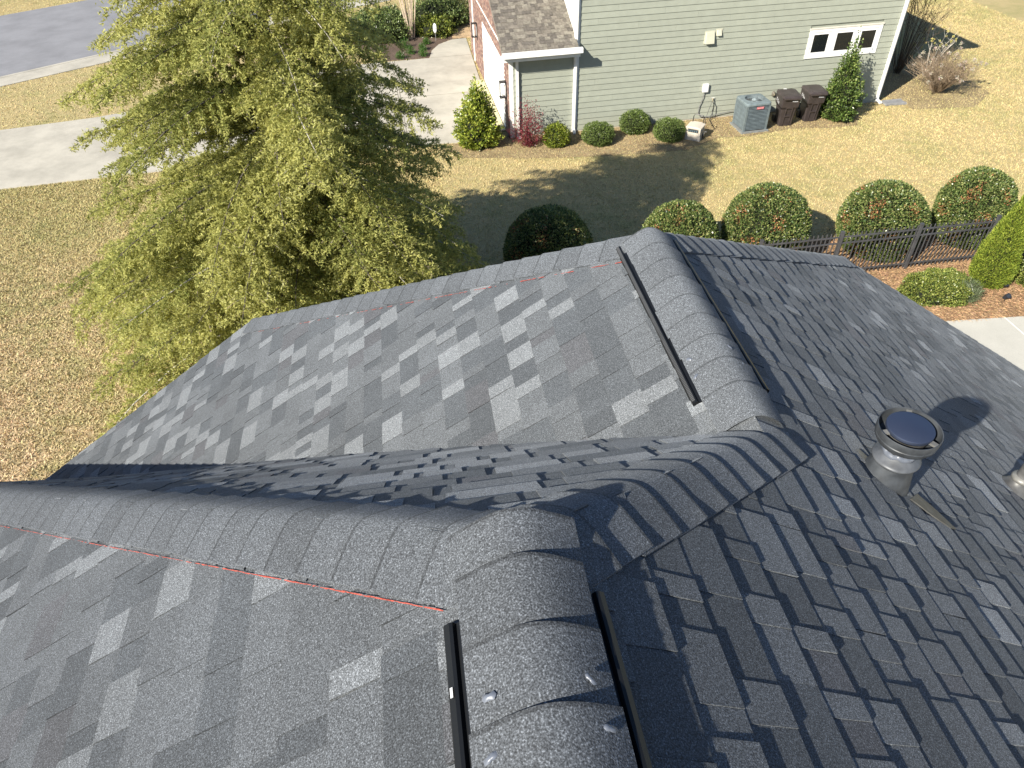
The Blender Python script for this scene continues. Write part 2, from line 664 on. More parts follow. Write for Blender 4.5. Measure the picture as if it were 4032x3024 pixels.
# every strip of the four slopes; the largest in view are single shingles, the rest join into one
pieces = []
for key, pf, vmax, ur, hp, sd_ in (('R', pl_R, EAVE_R * sR, (-1.4, RK), hps_R, 11), ('L1', pl_L1, -EAVE_L * s1, (-1.2, 5.3), hps_L1, 22),
                                   ('L2', pl_L2, (D_ - DV[0]) * s2, (1.3, RK), hps_L2, 33), ('F', pl_F, 6.2, (-5.0, D_), hps_F, 44)):
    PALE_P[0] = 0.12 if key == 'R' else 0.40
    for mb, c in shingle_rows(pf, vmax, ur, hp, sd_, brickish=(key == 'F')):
        q = MR.T @ (c - CAM)
        px, py = -q[0] / q[2] * 2795, -q[1] / q[2] * 2795
        inside = q[2] < 0 and abs(px) < 2250 and abs(py) < 1750
        vv = np.array(mb.v)
        size = 0.0
        if inside:
            qq = (vv - CAM) @ MR
            sx, sy = -qq[:, 0] / qq[:, 2] * 2795, -qq[:, 1] / qq[:, 2] * 2795
            size = np.ptp(np.clip(sx, -2016, 2016)) * np.ptp(np.clip(sy, -1512, 1512))
        pieces.append((size, key, mb))
pieces.sort(key=lambda p: -p[0])
rest = {}
for i, (size, key, mb) in enumerate(pieces):
    if i < 290 and size > 0:
        mb.build('shingle', 'shingle', slopes[key])
    else:
        r_ = rest.setdefault(key, MB())
        o_ = len(r_.v)
        r_.v += mb.v
        r_.f += [tuple(k + o_ for k in f) for f in mb.f]
        r_.c += mb.c
        r_.m += mb.m
for key, mb in rest.items():
    o = mb.build('shingle_courses', 'shingle', slopes[key])
    o['kind'] = 'stuff'

# ------------------------------------------------------------ hip and ridge caps
CAPT = (0.094, 0.103, 0.114)

def caps(A, B, eL, eR, name, hw=0.152, rise=0.02, edge=0.006, expo=0.142, r0=0.035, start=0.0, end=None, flip=False, seed=1, tail=0.0, lift=0.004):
    """overlapping bent caps from A to B; each cap's exposed end faces B"""
    r = random.Random(seed)
    A, B = np.array(A, float), np.array(B, float)
    d = B - A
    Ltot = np.linalg.norm(d)
    d /= Ltot
    eL, eR = unit(np.array(eL, float)), unit(np.array(eR, float))
    up = unit(-(eL + eR))
    end = Ltot if end is None else end
    l = start
    out = []
    N = 9
    while l < end - 0.02:
        l1 = min(l + expo, end)
        vis0 = l - 0.04
        mb = MB()
        kt = r.uniform(0.88, 1.10)
        tn = tuple(c * kt for c in CAPT)
        dw = r.uniform(-0.004, 0.004)
        sk = r.uniform(-0.003, 0.003)
        lf = lift + r.uniform(0.0, 0.004)
        cl_, cr_ = r.uniform(0, 0.005), r.uniform(0, 0.005)
        rows = []
        for j, (ll, hh) in enumerate(((vis0, 0.0), (l + 0.05, 0.3), (l1 - 0.03, 0.75), (l1 - 0.008, 0.95), (l1, 1.0))):
            top, bot = [], []
            for k in range(-N, N + 1):
                s = k / N * (hw + dw)
                sm = sqrt(s * s + r0 * r0) - (r0 * r0) / (2 * hw)
                p = A + d * (ll + sk * s / hw) + 0.5 * (eL + eR) * sm + 0.5 * (eR - eL) * s
                f = abs(s) / hw
                hgt = rise * (1 - f ** 2) + edge * f ** 2
                hgt += hh * (lf + (cr_ if s > 0 else cl_) * max(0, f - 0.6) * 2.5 * (1 if j >= 3 else 0.3))
                top.append(p + up * hgt)
                bot.append(p + up * (hgt - (0.0065 if j >= 3 else 0.003)))
            rows.append((top, bot))
        vs = []
        for t_, b_2 in rows:
            vs += t_ + b_2
        n = 2 * N + 1
        fs = []
        nr = len(rows)
        for j in range(nr - 1):
            a0, a1 = j * 2 * n, (j + 1) * 2 * n
            for k in range(n - 1):
                fs.append((a0 + k, a0 + k + 1, a1 + k + 1, a1 + k))
                fs.append((a0 + n + k, a1 + n + k, a1 + n + k + 1, a0 + n + k + 1))
            fs.append((a0, a1, a1 + n, a0 + n))
            fs.append((a0 + n - 1, a0 + 2 * n - 1, a1 + 2 * n - 1, a1 + n - 1))
        e = (nr - 1) * 2 * n
        for k in range(n - 1):
            fs.append((e + k, e + k + 1, e + n + k + 1, e + n + k))
        mb.add(vs, fs, tn)
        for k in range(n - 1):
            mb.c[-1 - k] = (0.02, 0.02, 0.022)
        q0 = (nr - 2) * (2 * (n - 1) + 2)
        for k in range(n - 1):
            mb.c[q0 + 2 * k] = tuple(c * 0.58 for c in tn)  # darker end strip: asphalt edge plus the shadow line, painted into the tone
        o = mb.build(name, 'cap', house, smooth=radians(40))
        out.append(o)
        l = l1
    return out

eRR = np.array([1, 0, -T])
eLL = np.array([-1, 0, -T1])

def perp_in(n, L, toward):
    e = unit(np.cross(n, L))
    return e if np.dot(e, toward) > 0 else -e

nR = np.array([T, 0, 1.0]); nL1 = np.array([-T1, 0, 1.0]); nL2 = np.array([-T2, 0, 1.0]); nF = np.array([0, TF, 1.0]); nN = unit(np.array([0, TC, 1.0]))
lift_v = np.array([0, 0, 1.0])
H1v = np.array([-1, K1, -T1]); H3v = P2 - P1; H4v = CL - P3; H5v = CR - P3
# far hips of the clipped gable
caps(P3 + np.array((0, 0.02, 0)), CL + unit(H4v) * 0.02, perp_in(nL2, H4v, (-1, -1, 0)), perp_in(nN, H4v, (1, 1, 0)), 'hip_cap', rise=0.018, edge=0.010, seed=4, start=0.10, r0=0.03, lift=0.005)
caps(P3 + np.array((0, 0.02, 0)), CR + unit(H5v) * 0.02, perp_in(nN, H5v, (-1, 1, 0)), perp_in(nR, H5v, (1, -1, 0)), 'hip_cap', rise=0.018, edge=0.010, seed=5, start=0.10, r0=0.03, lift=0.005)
# hips of the near ridge
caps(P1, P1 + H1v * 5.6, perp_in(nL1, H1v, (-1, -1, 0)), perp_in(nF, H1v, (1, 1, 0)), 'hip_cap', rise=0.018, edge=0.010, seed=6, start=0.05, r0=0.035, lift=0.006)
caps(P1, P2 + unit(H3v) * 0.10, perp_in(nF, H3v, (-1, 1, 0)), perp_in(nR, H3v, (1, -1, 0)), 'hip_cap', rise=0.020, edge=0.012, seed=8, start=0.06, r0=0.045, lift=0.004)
# ridge caps, overlapping away from the photographer
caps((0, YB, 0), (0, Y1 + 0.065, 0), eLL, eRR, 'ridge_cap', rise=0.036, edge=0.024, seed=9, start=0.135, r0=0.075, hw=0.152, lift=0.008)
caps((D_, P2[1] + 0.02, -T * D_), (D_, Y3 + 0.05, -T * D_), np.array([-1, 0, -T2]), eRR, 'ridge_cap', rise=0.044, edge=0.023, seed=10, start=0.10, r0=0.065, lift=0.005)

# ------------------------------------------------------------ black ridge vents under the caps
def ridge_vent(x0, z0, tl, side, ya, yb, ribs, label):
    """lip profile beyond the cap edge; side -1 left, +1 right"""
    s = sqrt(1 + tl * tl)
    e = np.array([side / s, 0, -tl / s])
    nn = np.array([side * tl / s, 0, 1 / s])
    def P(a, h, y):
        p = np.array([x0, 0, z0]) + e * a + nn * h
        return (p[0], y, p[2])
    mb = MB()
    blk = (0.006, 0.0065, 0.007)
    prof = [(0.05, 0.010), (0.150, 0.012), (0.152, 0.021), (0.158, 0.024), (0.1705, 0.023), (0.1755, 0.018), (0.1765, 0.007), (0.1800, 0.0055), (0.1800, 0.003), (0.05, 0.003)]
    n = len(prof)
    vs = [P(a, h, ya) for a, h in prof] + [P(a, h, yb) for a, h in prof]
    fs = [(i, (i + 1) % n, n + (i + 1) % n, n + i) for i in range(n)] + [tuple(range(n)), tuple(range(2 * n - 1, n - 1, -1))]
    if side < 0:
        fs = [f[::-1] for f in fs]
    mb.add(vs, fs, blk)
    o = mb.build('ridge_vent', 'plastic', house)
    o['label'] = label
    rb = MB()
    y = ya + 0.01
    while y < yb - 0.006:
        if ribs:
            vs = [P(0.1575, 0.0242, y), P(0.1715, 0.0237, y), P(0.1715, 0.0237, y + 0.004), P(0.1575, 0.0242, y + 0.004),
                  P(0.1575, 0.0268, y), P(0.1715, 0.0262, y), P(0.1715, 0.0262, y + 0.004), P(0.1575, 0.0268, y + 0.004)]
            rb.add(vs, [(4, 5, 6, 7), (0, 1, 5, 4), (1, 2, 6, 5), (2, 3, 7, 6), (3, 0, 4, 7)], (0.07, 0.072, 0.074))
        else:
            vs = [P(0.1765, 0.004, y), P(0.1795, 0.004, y), P(0.1795, 0.004, y + 0.003), P(0.1765, 0.004, y + 0.003),
                  P(0.1765, 0.0095, y), P(0.1795, 0.0090, y), P(0.1795, 0.0090, y + 0.003), P(0.1765, 0.0095, y + 0.003)]
            rb.add(vs, [(4, 5, 6, 7), (0, 1, 5, 4), (1, 2, 6, 5), (2, 3, 7, 6), (3, 0, 4, 7)], (0.02, 0.02, 0.022))
        y += 0.008
    b = rb.build('vent_rib', 'plastic', o)
    b['kind'] = 'stuff'
    sl_ = MB()
    y = yb - 0.14
    while y < yb - 0.05:
        sl_.add([P(0.1770, 0.0100, y), P(0.1772, 0.0162, y), P(0.1772, 0.0162, y + 0.022), P(0.1770, 0.0100, y + 0.022)] if False else
                [P(0.160, 0.0272, y), P(0.166, 0.0270, y), P(0.166, 0.0270, y + 0.018), P(0.160, 0.0272, y + 0.018)], [(0, 1, 2, 3)], (0.45, 0.46, 0.47))
        y += 0.31
    if side < 0 and not ribs:
        sl_.build('drain_slot', 'generic', o)
    return o

ridge_vent(0, 0, T1, -1, YB, 0.695, False, 'black ridge vent edge on the left of the near ridge')
ridge_vent(0, 0, T, 1, YB, 0.715, False, 'black ridge vent edge on the right of the near ridge')
ridge_vent(D_, -T * D_, T2, -1, 1.82, 2.95, True, 'ribbed black ridge vent edge on the left of the far ridge')
ridge_vent(D_, -T * D_, T, 1, 1.84, 2.96, False, 'slim black ridge vent edge on the right of the far ridge')

# ------------------------------------------------------------ chalk lines
def chalk(pf_pt, A, B, seed, width, gap, label):
    r = random.Random(seed)
    A, B = np.array(A), np.array(B)
    L = np.linalg.norm(B - A)
    d = (B - A) / L
    mb = MB()
    l = 0.0
    while l < L:
        ln = r.uniform(0.015, 0.05)
        fade = 1 - 0.55 * l / L
        if r.random() > gap + 0.25 * l / L:
            for k in range(r.choice([1, 2, 3])):
                a = A + d * (l + r.uniform(0, 0.02))
                w_ = width * r.uniform(0.25, 1.0) * fade
                off = r.uniform(-0.35, 0.35) * width
                sgn = pf_pt
                p = a + sgn * off
                q = p + d * ln * r.uniform(0.4, 1.0)
                mb.add([tuple(p), tuple(q), tuple(q + sgn * w_), tuple(p + sgn * w_)], [(0, 1, 2, 3)])
        l += ln * 0.7
    o = mb.build('chalk_line', 'chalk', house)
    o['label'] = label

def on_L1(x, y, h=0.0105):
    n = unit(nL1)
    return np.array([x, y, T1 * x]) + n * h

def on_L2(x, y, h=0.0105):
    n = unit(nL2)
    return np.array([x, y, -T * D_ - T2 * (D_ - x)]) + n * h

eH1 = perp_in(nL1, H1v, (-1, -1, 0))
a0 = P1 + unit(H1v) * 0.09 + eH1 * 0.158
a1 = P1 + H1v * 2.6 + eH1 * 0.158
chalk(eH1, a0 + unit(nL1) * 0.0122, a1 + unit(nL1) * 0.0122, 3, 0.0026, 0.02, 'bright red chalk line along the near hip caps')
eH4 = perp_in(nL2, H4v, (-1, -1, 0))
b0 = P3 + unit(H4v) * 0.10 + eH4 * 0.158
b1 = P3 + H4v * 0.93 + eH4 * 0.158
chalk(eH4, b0 + unit(nL2) * 0.0126, b1 + unit(nL2) * 0.0126, 5, 0.0045, 0.45, 'broken red chalk line along the far hip caps')

# ------------------------------------------------------------ sealant dabs over the vent nails
def ray_pt(px, py):
    d = MR @ np.array([px - 2016, -(py - 1512), -2795.0])
    return d / np.linalg.norm(d)

SEAL = [(-0.089, 0.527, 0.0, 0), (-0.097, 0.435, 0.0, 1), (0.082, 0.528, 0.0, 2), (0.095, 0.449, 0.0, 3),
        (0.863, 2.026, -T * D_, 4), (0.858, 1.93, -T * D_, 5), (1.025, 2.032, -T * D_, 6), (1.047, 1.942, -T * D_, 7)]
for x, y, zr, k in SEAL:
    r = random.Random(50 + k)
    xo = x - (0 if zr == 0 else D_)
    f = abs(xo) * 1.2 / 0.152
    sm = sqrt((xo * 1.2) ** 2 + 0.05 ** 2) - 0.05 ** 2 / (2 * 0.152)
    z = zr - T / sR * sm + (0.036 * (1 - f * f) + 0.024 * f * f) + 0.008
    mb = MB()
    sgn = 1 if xo > 0 else -1
    ang = r.uniform(0, pi)
    ring = []
    n = 10
    vs = [(x, y, z + 0.003)]
    for rr, hh in ((0.6, 0.0025), (1.0, -0.002)):
        for i in range(n):
            t = 2 * pi * i / n
            ra = 0.0085 * rr * (1 + 0.45 * sin(2 * t + ang) + r.uniform(-.2, .2))
            dx, dy = ra * cos(t), ra * 1.15 * sin(t)
            vs.append((x + dx, y + dy, z + hh - 0.55 * sgn * dx))
    fs = [(0, 1 + i, 1 + (i + 1) % n) for i in range(n)] + [(1 + i, 1 + n + i, 1 + n + (i + 1) % n, 1 + (i + 1) % n) for i in range(n)]
    mb.add(vs, fs)
    mb.build('sealant_dab', 'sealant', house, smooth=True)

# ------------------------------------------------------------ walls, fascias of our house (seen from the side only)
mb = MB()
WT = (0.42, 0.42, 0.38)
mb.add([(-3.7, RK - 0.35, GZ), (7.7, RK - 0.35, GZ), (7.7, RK - 0.35, -T * 7.7 - 0.25), (3.5, RK - 0.35, -2.6), (-1.5, RK - 0.35, -2.6), (-3.7, RK - 0.35, -4.1)], [(0, 1, 2, 3, 4, 5)], WT)
mb.add([(7.7, YB, GZ), (7.7, RK - 0.35, GZ), (7.7, RK - 0.35, -T * 7.7 - 0.25), (7.7, YB, -T * 7.7 - 0.25)], [(0, 1, 2, 3)], WT)
mb.add([(-5.6, YB, GZ), (-5.6, 4.0, GZ), (-5.6, 4.0, -T1 * 5.6 - 0.25), (-5.6, YB, -T1 * 5.6 - 0.25)], [(3, 2, 1, 0)], WT)
mb.add([(-5.6, 4.0, GZ), (-3.7, RK - 0.35, GZ), (-3.7, RK - 0.35, -4.3), (-5.6, 4.0, -4.3)], [(0, 1, 2, 3)], WT)
mb.build('wall', 'paint', house)
mb = MB()
WH = (0.72, 0.72, 0.70)
s_ = 0.10
mb.box(EAVE_R - 0.01, EAVE_R + 0.10, YB, RK, -T * EAVE_R - 0.14, -T * EAVE_R - 0.02, WH)
mb.build('gutter', 'paint', house)

# ------------------------------------------------------------ flue pipe and small vent pipe on the right slope
def on_R(x, y, h=0.0):
    n = unit(nR)
    return np.array([x, y, -T * x]) + n * h

BX, BY = 1.575, 1.605
BZ = -T * BX
GM = (0.30, 0.31, 0.30)
# flashing cone, cut by the slope
mb = MB()
n = 40
rings = []
zc = BZ + 0.125
vs = []
for j in range(7):
    k = j / 6
    for i in range(n):
        t = 2 * pi * i / n
        rb_, rt = 0.094, 0.070
        x, y = BX + rb_ * cos(t), BY + rb_ * sin(t)
        zb = -T * x + 0.004
        xt, yt, zt = BX + rt * cos(t), BY + rt * sin(t), zc
        vs.append((x + (xt - x) * k, y + (yt - y) * k, zb + (zt - zb) * k))
fs = [(j * n + i, j * n + (i + 1) % n, (j + 1) * n + (i + 1) % n, (j + 1) * n + i) for j in range(6) for i in range(n)]
mb.add(vs, fs, (0.070, 0.078, 0.088))
flue = mb.build('flue_pipe', 'metal', house, smooth=True)
flue['label'] = 'round metal flue pipe with a disc cap on the shaded slope'
mb = MB()
mb.lathe([(0.068, -0.012), (0.084, -0.008), (0.088, 0.000), (0.086, 0.005), (0.079, 0.009), (0.058, 0.026), (0.052, 0.032)], 48, (BX, BY, zc), (0.105, 0.113, 0.125))
mb.build('storm_collar', 'metal', flue, smooth=radians(50))
mb = MB()
mb.lathe([(0.051, 0.0), (0.051, 0.11)], 40, (BX, BY, zc), (0.06, 0.065, 0.07))
mb.build('neck', 'metal', flue, smooth=True)
mb = MB()   # wavy bead of sealant round the neck
vs = []
for i in range(48):
    t = 2 * pi * i / 48
    for (dr, dz) in ((0.000, 0.016), (0.008, 0.012), (0.012, 0.0), (0.004, -0.008)):
        wv = 0.005 * sin(t * 5) + 0.003 * sin(t * 11 + 1)
        vs.append((BX + (0.053 + dr) * cos(t), BY + (0.053 + dr) * sin(t), zc + 0.034 + dz + wv))
fs = [(i * 4 + j, ((i + 1) % 48) * 4 + j, ((i + 1) % 48) * 4 + j + 1, i * 4 + j + 1) for i in range(48) for j in range(3)]
mb.add(vs, fs)
mb.build('sealant_bead', 'sealant', flue, smooth=True)
zr = zc + 0.085
mb = MB()   # outer band
mb.lathe([(0.055, 0.006), (0.088, 0.000), (0.101, 0.008), (0.109, 0.022), (0.1105, 0.034), (0.1085, 0.037), (0.1110, 0.040), (0.1125, 0.068), (0.1110, 0.071), (0.1080, 0.070), (0.107, 0.035), (0.098, 0.016), (0.055, 0.010)], 56, (BX, BY, zr), (0.070, 0.077, 0.085))
band = mb.build('cap_band', 'metal', flue, smooth=radians(35))
mb = MB()
mb.lathe([(0.0, 0.070), (0.080, 0.070), (0.0830, 0.068), (0.0840, 0.064), (0.0840, 0.056), (0.080, 0.054), (0.0, 0.054)], 56, (BX, BY, zr + 0.006), (0.075, 0.095, 0.15))
mb.build('cap_disc', 'disc', flue, smooth=radians(35))
mb = MB()   # inner skirt under the disc
mb.lathe([(0.080, 0.056), (0.072, 0.024), (0.057, 0.010)], 40, (BX, BY, zr), (0.10, 0.10, 0.10))
mb.build('inner_skirt', 'metal', flue, smooth=True)
for a in (60, 178, 298):   # brackets between band and disc
    t = radians(a)
    mb = MB()
    c_, s_ = cos(t), sin(t)
    def fr(p, c_=c_, s_=s_):
        return (BX + p[0] * c_ - p[1] * s_, BY + p[0] * s_ + p[1] * c_, zr + p[2])
    mb.box(0.080, 0.108, -0.010, 0.010, 0.056, 0.064, (0.20, 0.198, 0.185), fr)
    mb.build('bracket', 'metal', flue)
# flashing plate tucked under the courses with its lower corner showing
mb = MB()
fl = [on_R(x, y, h) for x, y, h in ((1.62, 1.505, 0.014), (1.70, 1.56, 0.015), (1.76, 1.50, 0.014), (1.812, 1.425, 0.0125), (1.775, 1.418, 0.012), (1.70, 1.450, 0.013))]
mb.add([tuple(p) for p in fl] + [tuple(p - unit(nR) * 0.004) for p in fl], [(0, 5, 4, 3, 2, 1), (0, 1, 7, 6), (1, 2, 8, 7), (2, 3, 9, 8), (3, 4, 10, 9), (4, 5, 11, 10), (5, 0, 6, 11)], (0.11, 0.108, 0.10))
mb.build('flashing', 'metal', flue)
mb = MB()
fl = [on_R(x, y, h) for x, y, h in ((1.47, 1.70, 0.012), (1.50, 1.715, 0.012), (1.53, 1.66, 0.014), (1.49, 1.62, 0.014))]
mb.add([tuple(p) for p in fl], [(0, 1, 2, 3), (3, 2, 1, 0)], (0.2, 0.2, 0.19))
mb.build('flashing', 'metal', flue)

VX, VY = 2.865, 2.045
VZ = -T * VX
mb = MB()
vs = []
for j in range(5):
    k = j / 4
    for i in range(32):
        t = 2 * pi * i / 32
        rb_, rt = 0.085, 0.040
        x, y = VX + rb_ * cos(t), VY + rb_ * sin(t)
        kk = k ** 0.6
        xt, yt = VX + rt * cos(t), VY + rt * sin(t)
        zb = -T * x + 0.006
        vs.append((x + (xt - x) * kk, y + (yt - y) * kk, zb + (VZ + 0.10 - zb) * k))
mb.add(vs, [(j * 32 + i, j * 32 + (i + 1) % 32, (j + 1) * 32 + (i + 1) % 32, (j + 1) * 32 + i) for j in range(4) for i in range(32)], (0.12, 0.12, 0.118))
vp = mb.build('vent_pipe', 'metal', house, smooth=True)
vp['label'] = 'small plumbing vent pipe at the edge of the shaded slope'
mb = MB()
mb.lathe([(0.036, 0.0), (0.036, 0.33), (0.030, 0.33), (0.030, 0.25)], 28, (VX, VY, VZ), (0.16, 0.16, 0.16))
mb.build('pipe', 'metal', vp, smooth=radians(40))
mb = MB()
mb.lathe([(0.038, 0.075), (0.052, 0.085), (0.055, 0.095), (0.050, 0.105), (0.037, 0.112)], 28, (VX, VY, VZ), (0.2, 0.198, 0.185))
mb.build('collar', 'metal', vp, smooth=True)

# ============================================================ GROUND
def sheet(name, poly, z, mat, kind='structure', label=None, cat=None):
    mb = MB()
    mb.add([(x, y, z) for x, y in poly], [tuple(range(len(poly)))])
    o = mb.build(name, mat)
    o['kind'] = kind
    if label:
        o['label'] = label
    return o

def slab_s(name, poly, z0, z1, mat, label=None):
    mb = MB()
    mb.prism(poly, z0, z1)
    o = mb.build(name, mat)
    o['kind'] = 'structure'
    if label:
        o['label'] = label
    return o

sheet('ground', [(-250, -200), (250, -200), (250, 300), (-250, 300)], GZ, 'lawn', label='straw coloured dormant lawn around both houses')

DRIVE = [(2.62, 22.55), (-0.4, 22.72), (-4, 22.55), (-9, 22.35), (-20, 21.6), (-30, 20.4), (-30, 24.6), (-20, 26.2), (-14.5, 27.0), (-11.5, 27.5), (-8.0, 28.6), (-5.0, 30.4), (-2.5, 31.2), (0.85, 31.35),
         (1.0, 32.3), (1.35, 33.1), (1.95, 33.65), (2.62, 33.75)]
WALK = [(-34, 20.2), (-16.3, 31.8), (-8, 37.0), (2, 42.5), (20, 51), (19.5, 52.2), (1.4, 43.7), (-8.7, 38.1), (-16.85, 32.75), (-34.6, 21.2)]
CURB = [(-34.6, 21.2), (-16.85, 32.75), (-8.7, 38.1), (1.4, 43.7), (19.5, 52.2), (19.42, 52.36), (1.3, 43.85), (-8.8, 38.25), (-16.97, 32.9), (-34.75, 21.35)]
ROAD = [(-34.75, 21.35), (-16.97, 32.9), (-8.8, 38.25), (1.3, 43.85), (19.42, 52.36), (15, 61), (-4, 53), (-24, 41), (-45, 28)]
PATIO = [(6.5, 11.02), (10.9, 10.98), (12.65, 10.84), (17.0, 10.6), (17.0, -6), (6.5, -6)]
BED = [(4.4, 11.0), (17.0, 10.62), (17.0, 14.6), (14.4, 14.9), (11.8, 14.55), (9.0, 14.85), (6.5, 14.6), (4.5, 14.9), (1.5, 14.95), (1.2, 13.1), (4.0, 12.8)]
WBED = [(0.6, 22.5), (1.2, 21.5), (3.3, 21.0), (5.5, 20.7), (8.3, 20.6), (9.6, 21.3), (10.6, 21.2), (12.2, 21.5), (13.4, 21.3), (14.4, 21.3), (15.0, 22.3), (15.2, 23.1), (3.0, 22.8)]
NBED = [(-0.9, 31.42), (0.85, 31.42), (1.0, 32.35), (1.4, 33.2), (1.95, 33.72), (2.6, 33.85), (2.7, 38.5), (-2.5, 38.5), (-3.4, 36.0), (-2.3, 33.6), (-1.6, 32.2)]
SBED = [(16.9, 22.2), (19.0, 21.9), (20.3, 23.0), (20.6, 25.6), (19.6, 27.6), (17.0, 28.0), (16.4, 25)]
slab_s('driveway', DRIVE, GZ - 0.10, GZ + 0.030, 'concrete', 'pale concrete driveway of the green house')
slab_s('sidewalk', WALK, GZ - 0.10, GZ + 0.026, 'concrete')
slab_s('curb', CURB, GZ - 0.12, GZ + 0.034, 'concrete')
sheet('road', ROAD, GZ + 0.012, 'asphalt', label='grey asphalt street')
slab_s('patio', PATIO, GZ - 0.1, GZ + 0.03, 'patio', 'pale concrete patio beside our house')
tag(sheet('garden_bed', BED, GZ + 0.010, 'straw'), 'pine straw bed below the rounded hedge shrubs')
tag(sheet('garden_bed', WBED, GZ + 0.010, 'soil'), 'thin mulch bed along the green side wall')
tag(sheet('garden_bed', NBED, GZ + 0.010, 'mulch'), 'dark mulch bed beside the front walk')
tag(sheet('garden_bed', SBED, GZ + 0.010, 'soil'), 'bare bed round the dried hydrangea')
# control joints of the driveway
mb = MB()
for a, b in (((-0.62, 31.3), (-0.36, 22.75)), ((-0.70, 31.3), (-0.44, 22.75)), ((0.9, 31.36), (2.6, 31.42)), ((-0.4, 27.0), (2.6, 27.1)), ((-8.2, 28.4), (-8.0, 22.4))):
    a, b = np.array(a), np.array(b)
    d = unit(b - a)
    s = np.array([-d[1], d[0]]) * 0.012
    mb.add([(*(a - s), GZ + 0.0335), (*(b - s), GZ + 0.0335), (*(b + s), GZ + 0.0335), (*(a + s), GZ + 0.0335)], [(0, 1, 2, 3)], (0.20, 0.18, 0.14))
o = mb.build('driveway_joints', 'generic')
o['kind'] = 'structure'
mb = MB()
a, b = np.array((12.22, 10.86)), np.array((12.36, 4.0))
mb.add([(12.20, 10.88, GZ + 0.034), (12.34, 3.0, GZ + 0.034), (12.375, 3.0, GZ + 0.034), (12.235, 10.88, GZ + 0.034)], [(0, 1, 2, 3)], (0.70, 0.69, 0.64))
o = mb.build('patio_joint', 'generic')
o['kind'] = 'structure'
mb = MB()   # tan paver walk to the porch
r = random.Random(4)
for i in range(26):
    for j in range(4):
        x0, y0 = 2.03 + j * 0.215 + (0.1 if i % 2 else 0), 33.86 + i * 0.11
        k = r.uniform(0.8, 1.15)
        mb.box(x0, x0 + 0.205, y0, y0 + 0.1, GZ - 0.02, GZ + 0.035 + r.uniform(0, 0.004), (0.46 * k, 0.33 * k, 0.20 * k))
o = mb.build('paver_walk', 'brick')
o['kind'] = 'structure'

def in_poly(x, y, poly):
    ins = np.zeros(x.shape, bool)
    n = len(poly)
    for i in range(n):
        x0, y0 = poly[i]
        x1, y1 = poly[(i + 1) % n]
        cond = ((y0 > y) != (y1 > y))
        with np.errstate(divide='ignore', invalid='ignore'):
            xi = (x1 - x0) * (y - y0) / (y1 - y0 + 1e-12) + x0
        ins ^= cond & (x < xi)
    return ins

# grass blades where the photograph shows them
def blades(name, n, xr, yr, hmin, hmax, wid, label, avoid, extra=None, tint=None):
    x = rng.uniform(xr[0], xr[1], n)
    y = rng.uniform(yr[0], yr[1], n)
    q = np.stack([x, y, np.full(n, GZ)], 1) - CAM
    c = q @ MR
    px, py = np.abs(c[:, 0] / c[:, 2]) * 2795, np.abs(c[:, 1] / c[:, 2]) * 2795
    ok = (c[:, 2] < 0) & (px < 2400) & (py < 1850)
    for p in avoid:
        ok &= ~in_poly(x, y, p)
    x, y = x[ok], y[ok]
    m = len(x)
    a = rng.uniform(0, 2 * pi, m)
    hgt = rng.uniform(hmin, hmax, m)
    lean = rng.normal(size=(m, 2)) * hgt[:, None] * 0.8
    wv = np.stack([np.cos(a), np.sin(a)], 1) * (wid * rng.uniform(0.6, 1.3, m))[:, None]
    b0 = np.stack([x - wv[:, 0], y - wv[:, 1], np.full(m, GZ)], 1)
    b1 = np.stack([x + wv[:, 0], y + wv[:, 1], np.full(m, GZ)], 1)
    tp = np.stack([x + lean[:, 0], y + lean[:, 1], GZ + hgt], 1)
    V = np.stack([b0, b1, tp], 1).reshape(-1, 3)
    k = rng.uniform(0.78, 1.2, (m, 1))
    tn = np.repeat(k, 3, 1) * (1 + rng.normal(size=(m, 3)) * 0.05)
    if tint is not None:
        tn = tn * np.array(tint)
    o = np_mesh(name, V, np.arange(3 * m).reshape(m, 3), 'blades', np.clip(tn, 0.02, 2))
    tag(o, label, None, None, 'stuff')
    o['category'] = 'grass'
    return o

hard = [DRIVE, WALK, ROAD, CURB, PATIO, BED, NBED]
blades('grass', 330000, (-13, 0.5), (5.5, 22.6), 0.02, 0.055, 0.012, 'coarse brown dormant grass below the cedar tree', hard)
blades('grass', 420000, (0.5, 27), (14.0, 40), 0.02, 0.050, 0.011, 'straw coloured grass between the hedge and the green house', hard)
blades('grass', 150000, (-22, 3), (24, 52), 0.02, 0.055, 0.013, 'dry front lawn beyond the driveway', hard)

def straws(name, n, poly, label, tone, ln=0.09):
    xs = [p[0] for p in poly]
    ys = [p[1] for p in poly]
    x = rng.uniform(min(xs), max(xs), n)
    y = rng.uniform(min(ys), max(ys), n)
    ok = in_poly(x, y, poly)
    x, y = x[ok], y[ok]
    m = len(x)
    P = np.stack([x, y, GZ + 0.012 + rng.uniform(0, 0.025, m)], 1)
    D = np.stack([rng.normal(size=m), rng.normal(size=m), rng.normal(size=m) * 0.12], 1)
    o = leaf_cloud(name, P, D, ln * rng.uniform(0.6, 1.3, m), 0.008, 'generic', jit(tone, m, 0.3, 0.06))
    tag(o, label, None, None, 'stuff')
    o['category'] = 'mulch'

straws('pine_straw', 90000, [(9.0, 11.0), (17.0, 10.62), (17.0, 14.6), (8.0, 14.8)], 'loose pine straw under the black fence', (0.42, 0.27, 0.15))
straws('leaf_litter', 14000, WBED, 'dry leaf litter along the green wall', (0.30, 0.20, 0.11), 0.07)

# ============================================================ NEIGHBOUR HOUSE
HA = radians(1.75)
HO = (5.10, 22.75)
ch, sh = cos(HA), sin(HA)

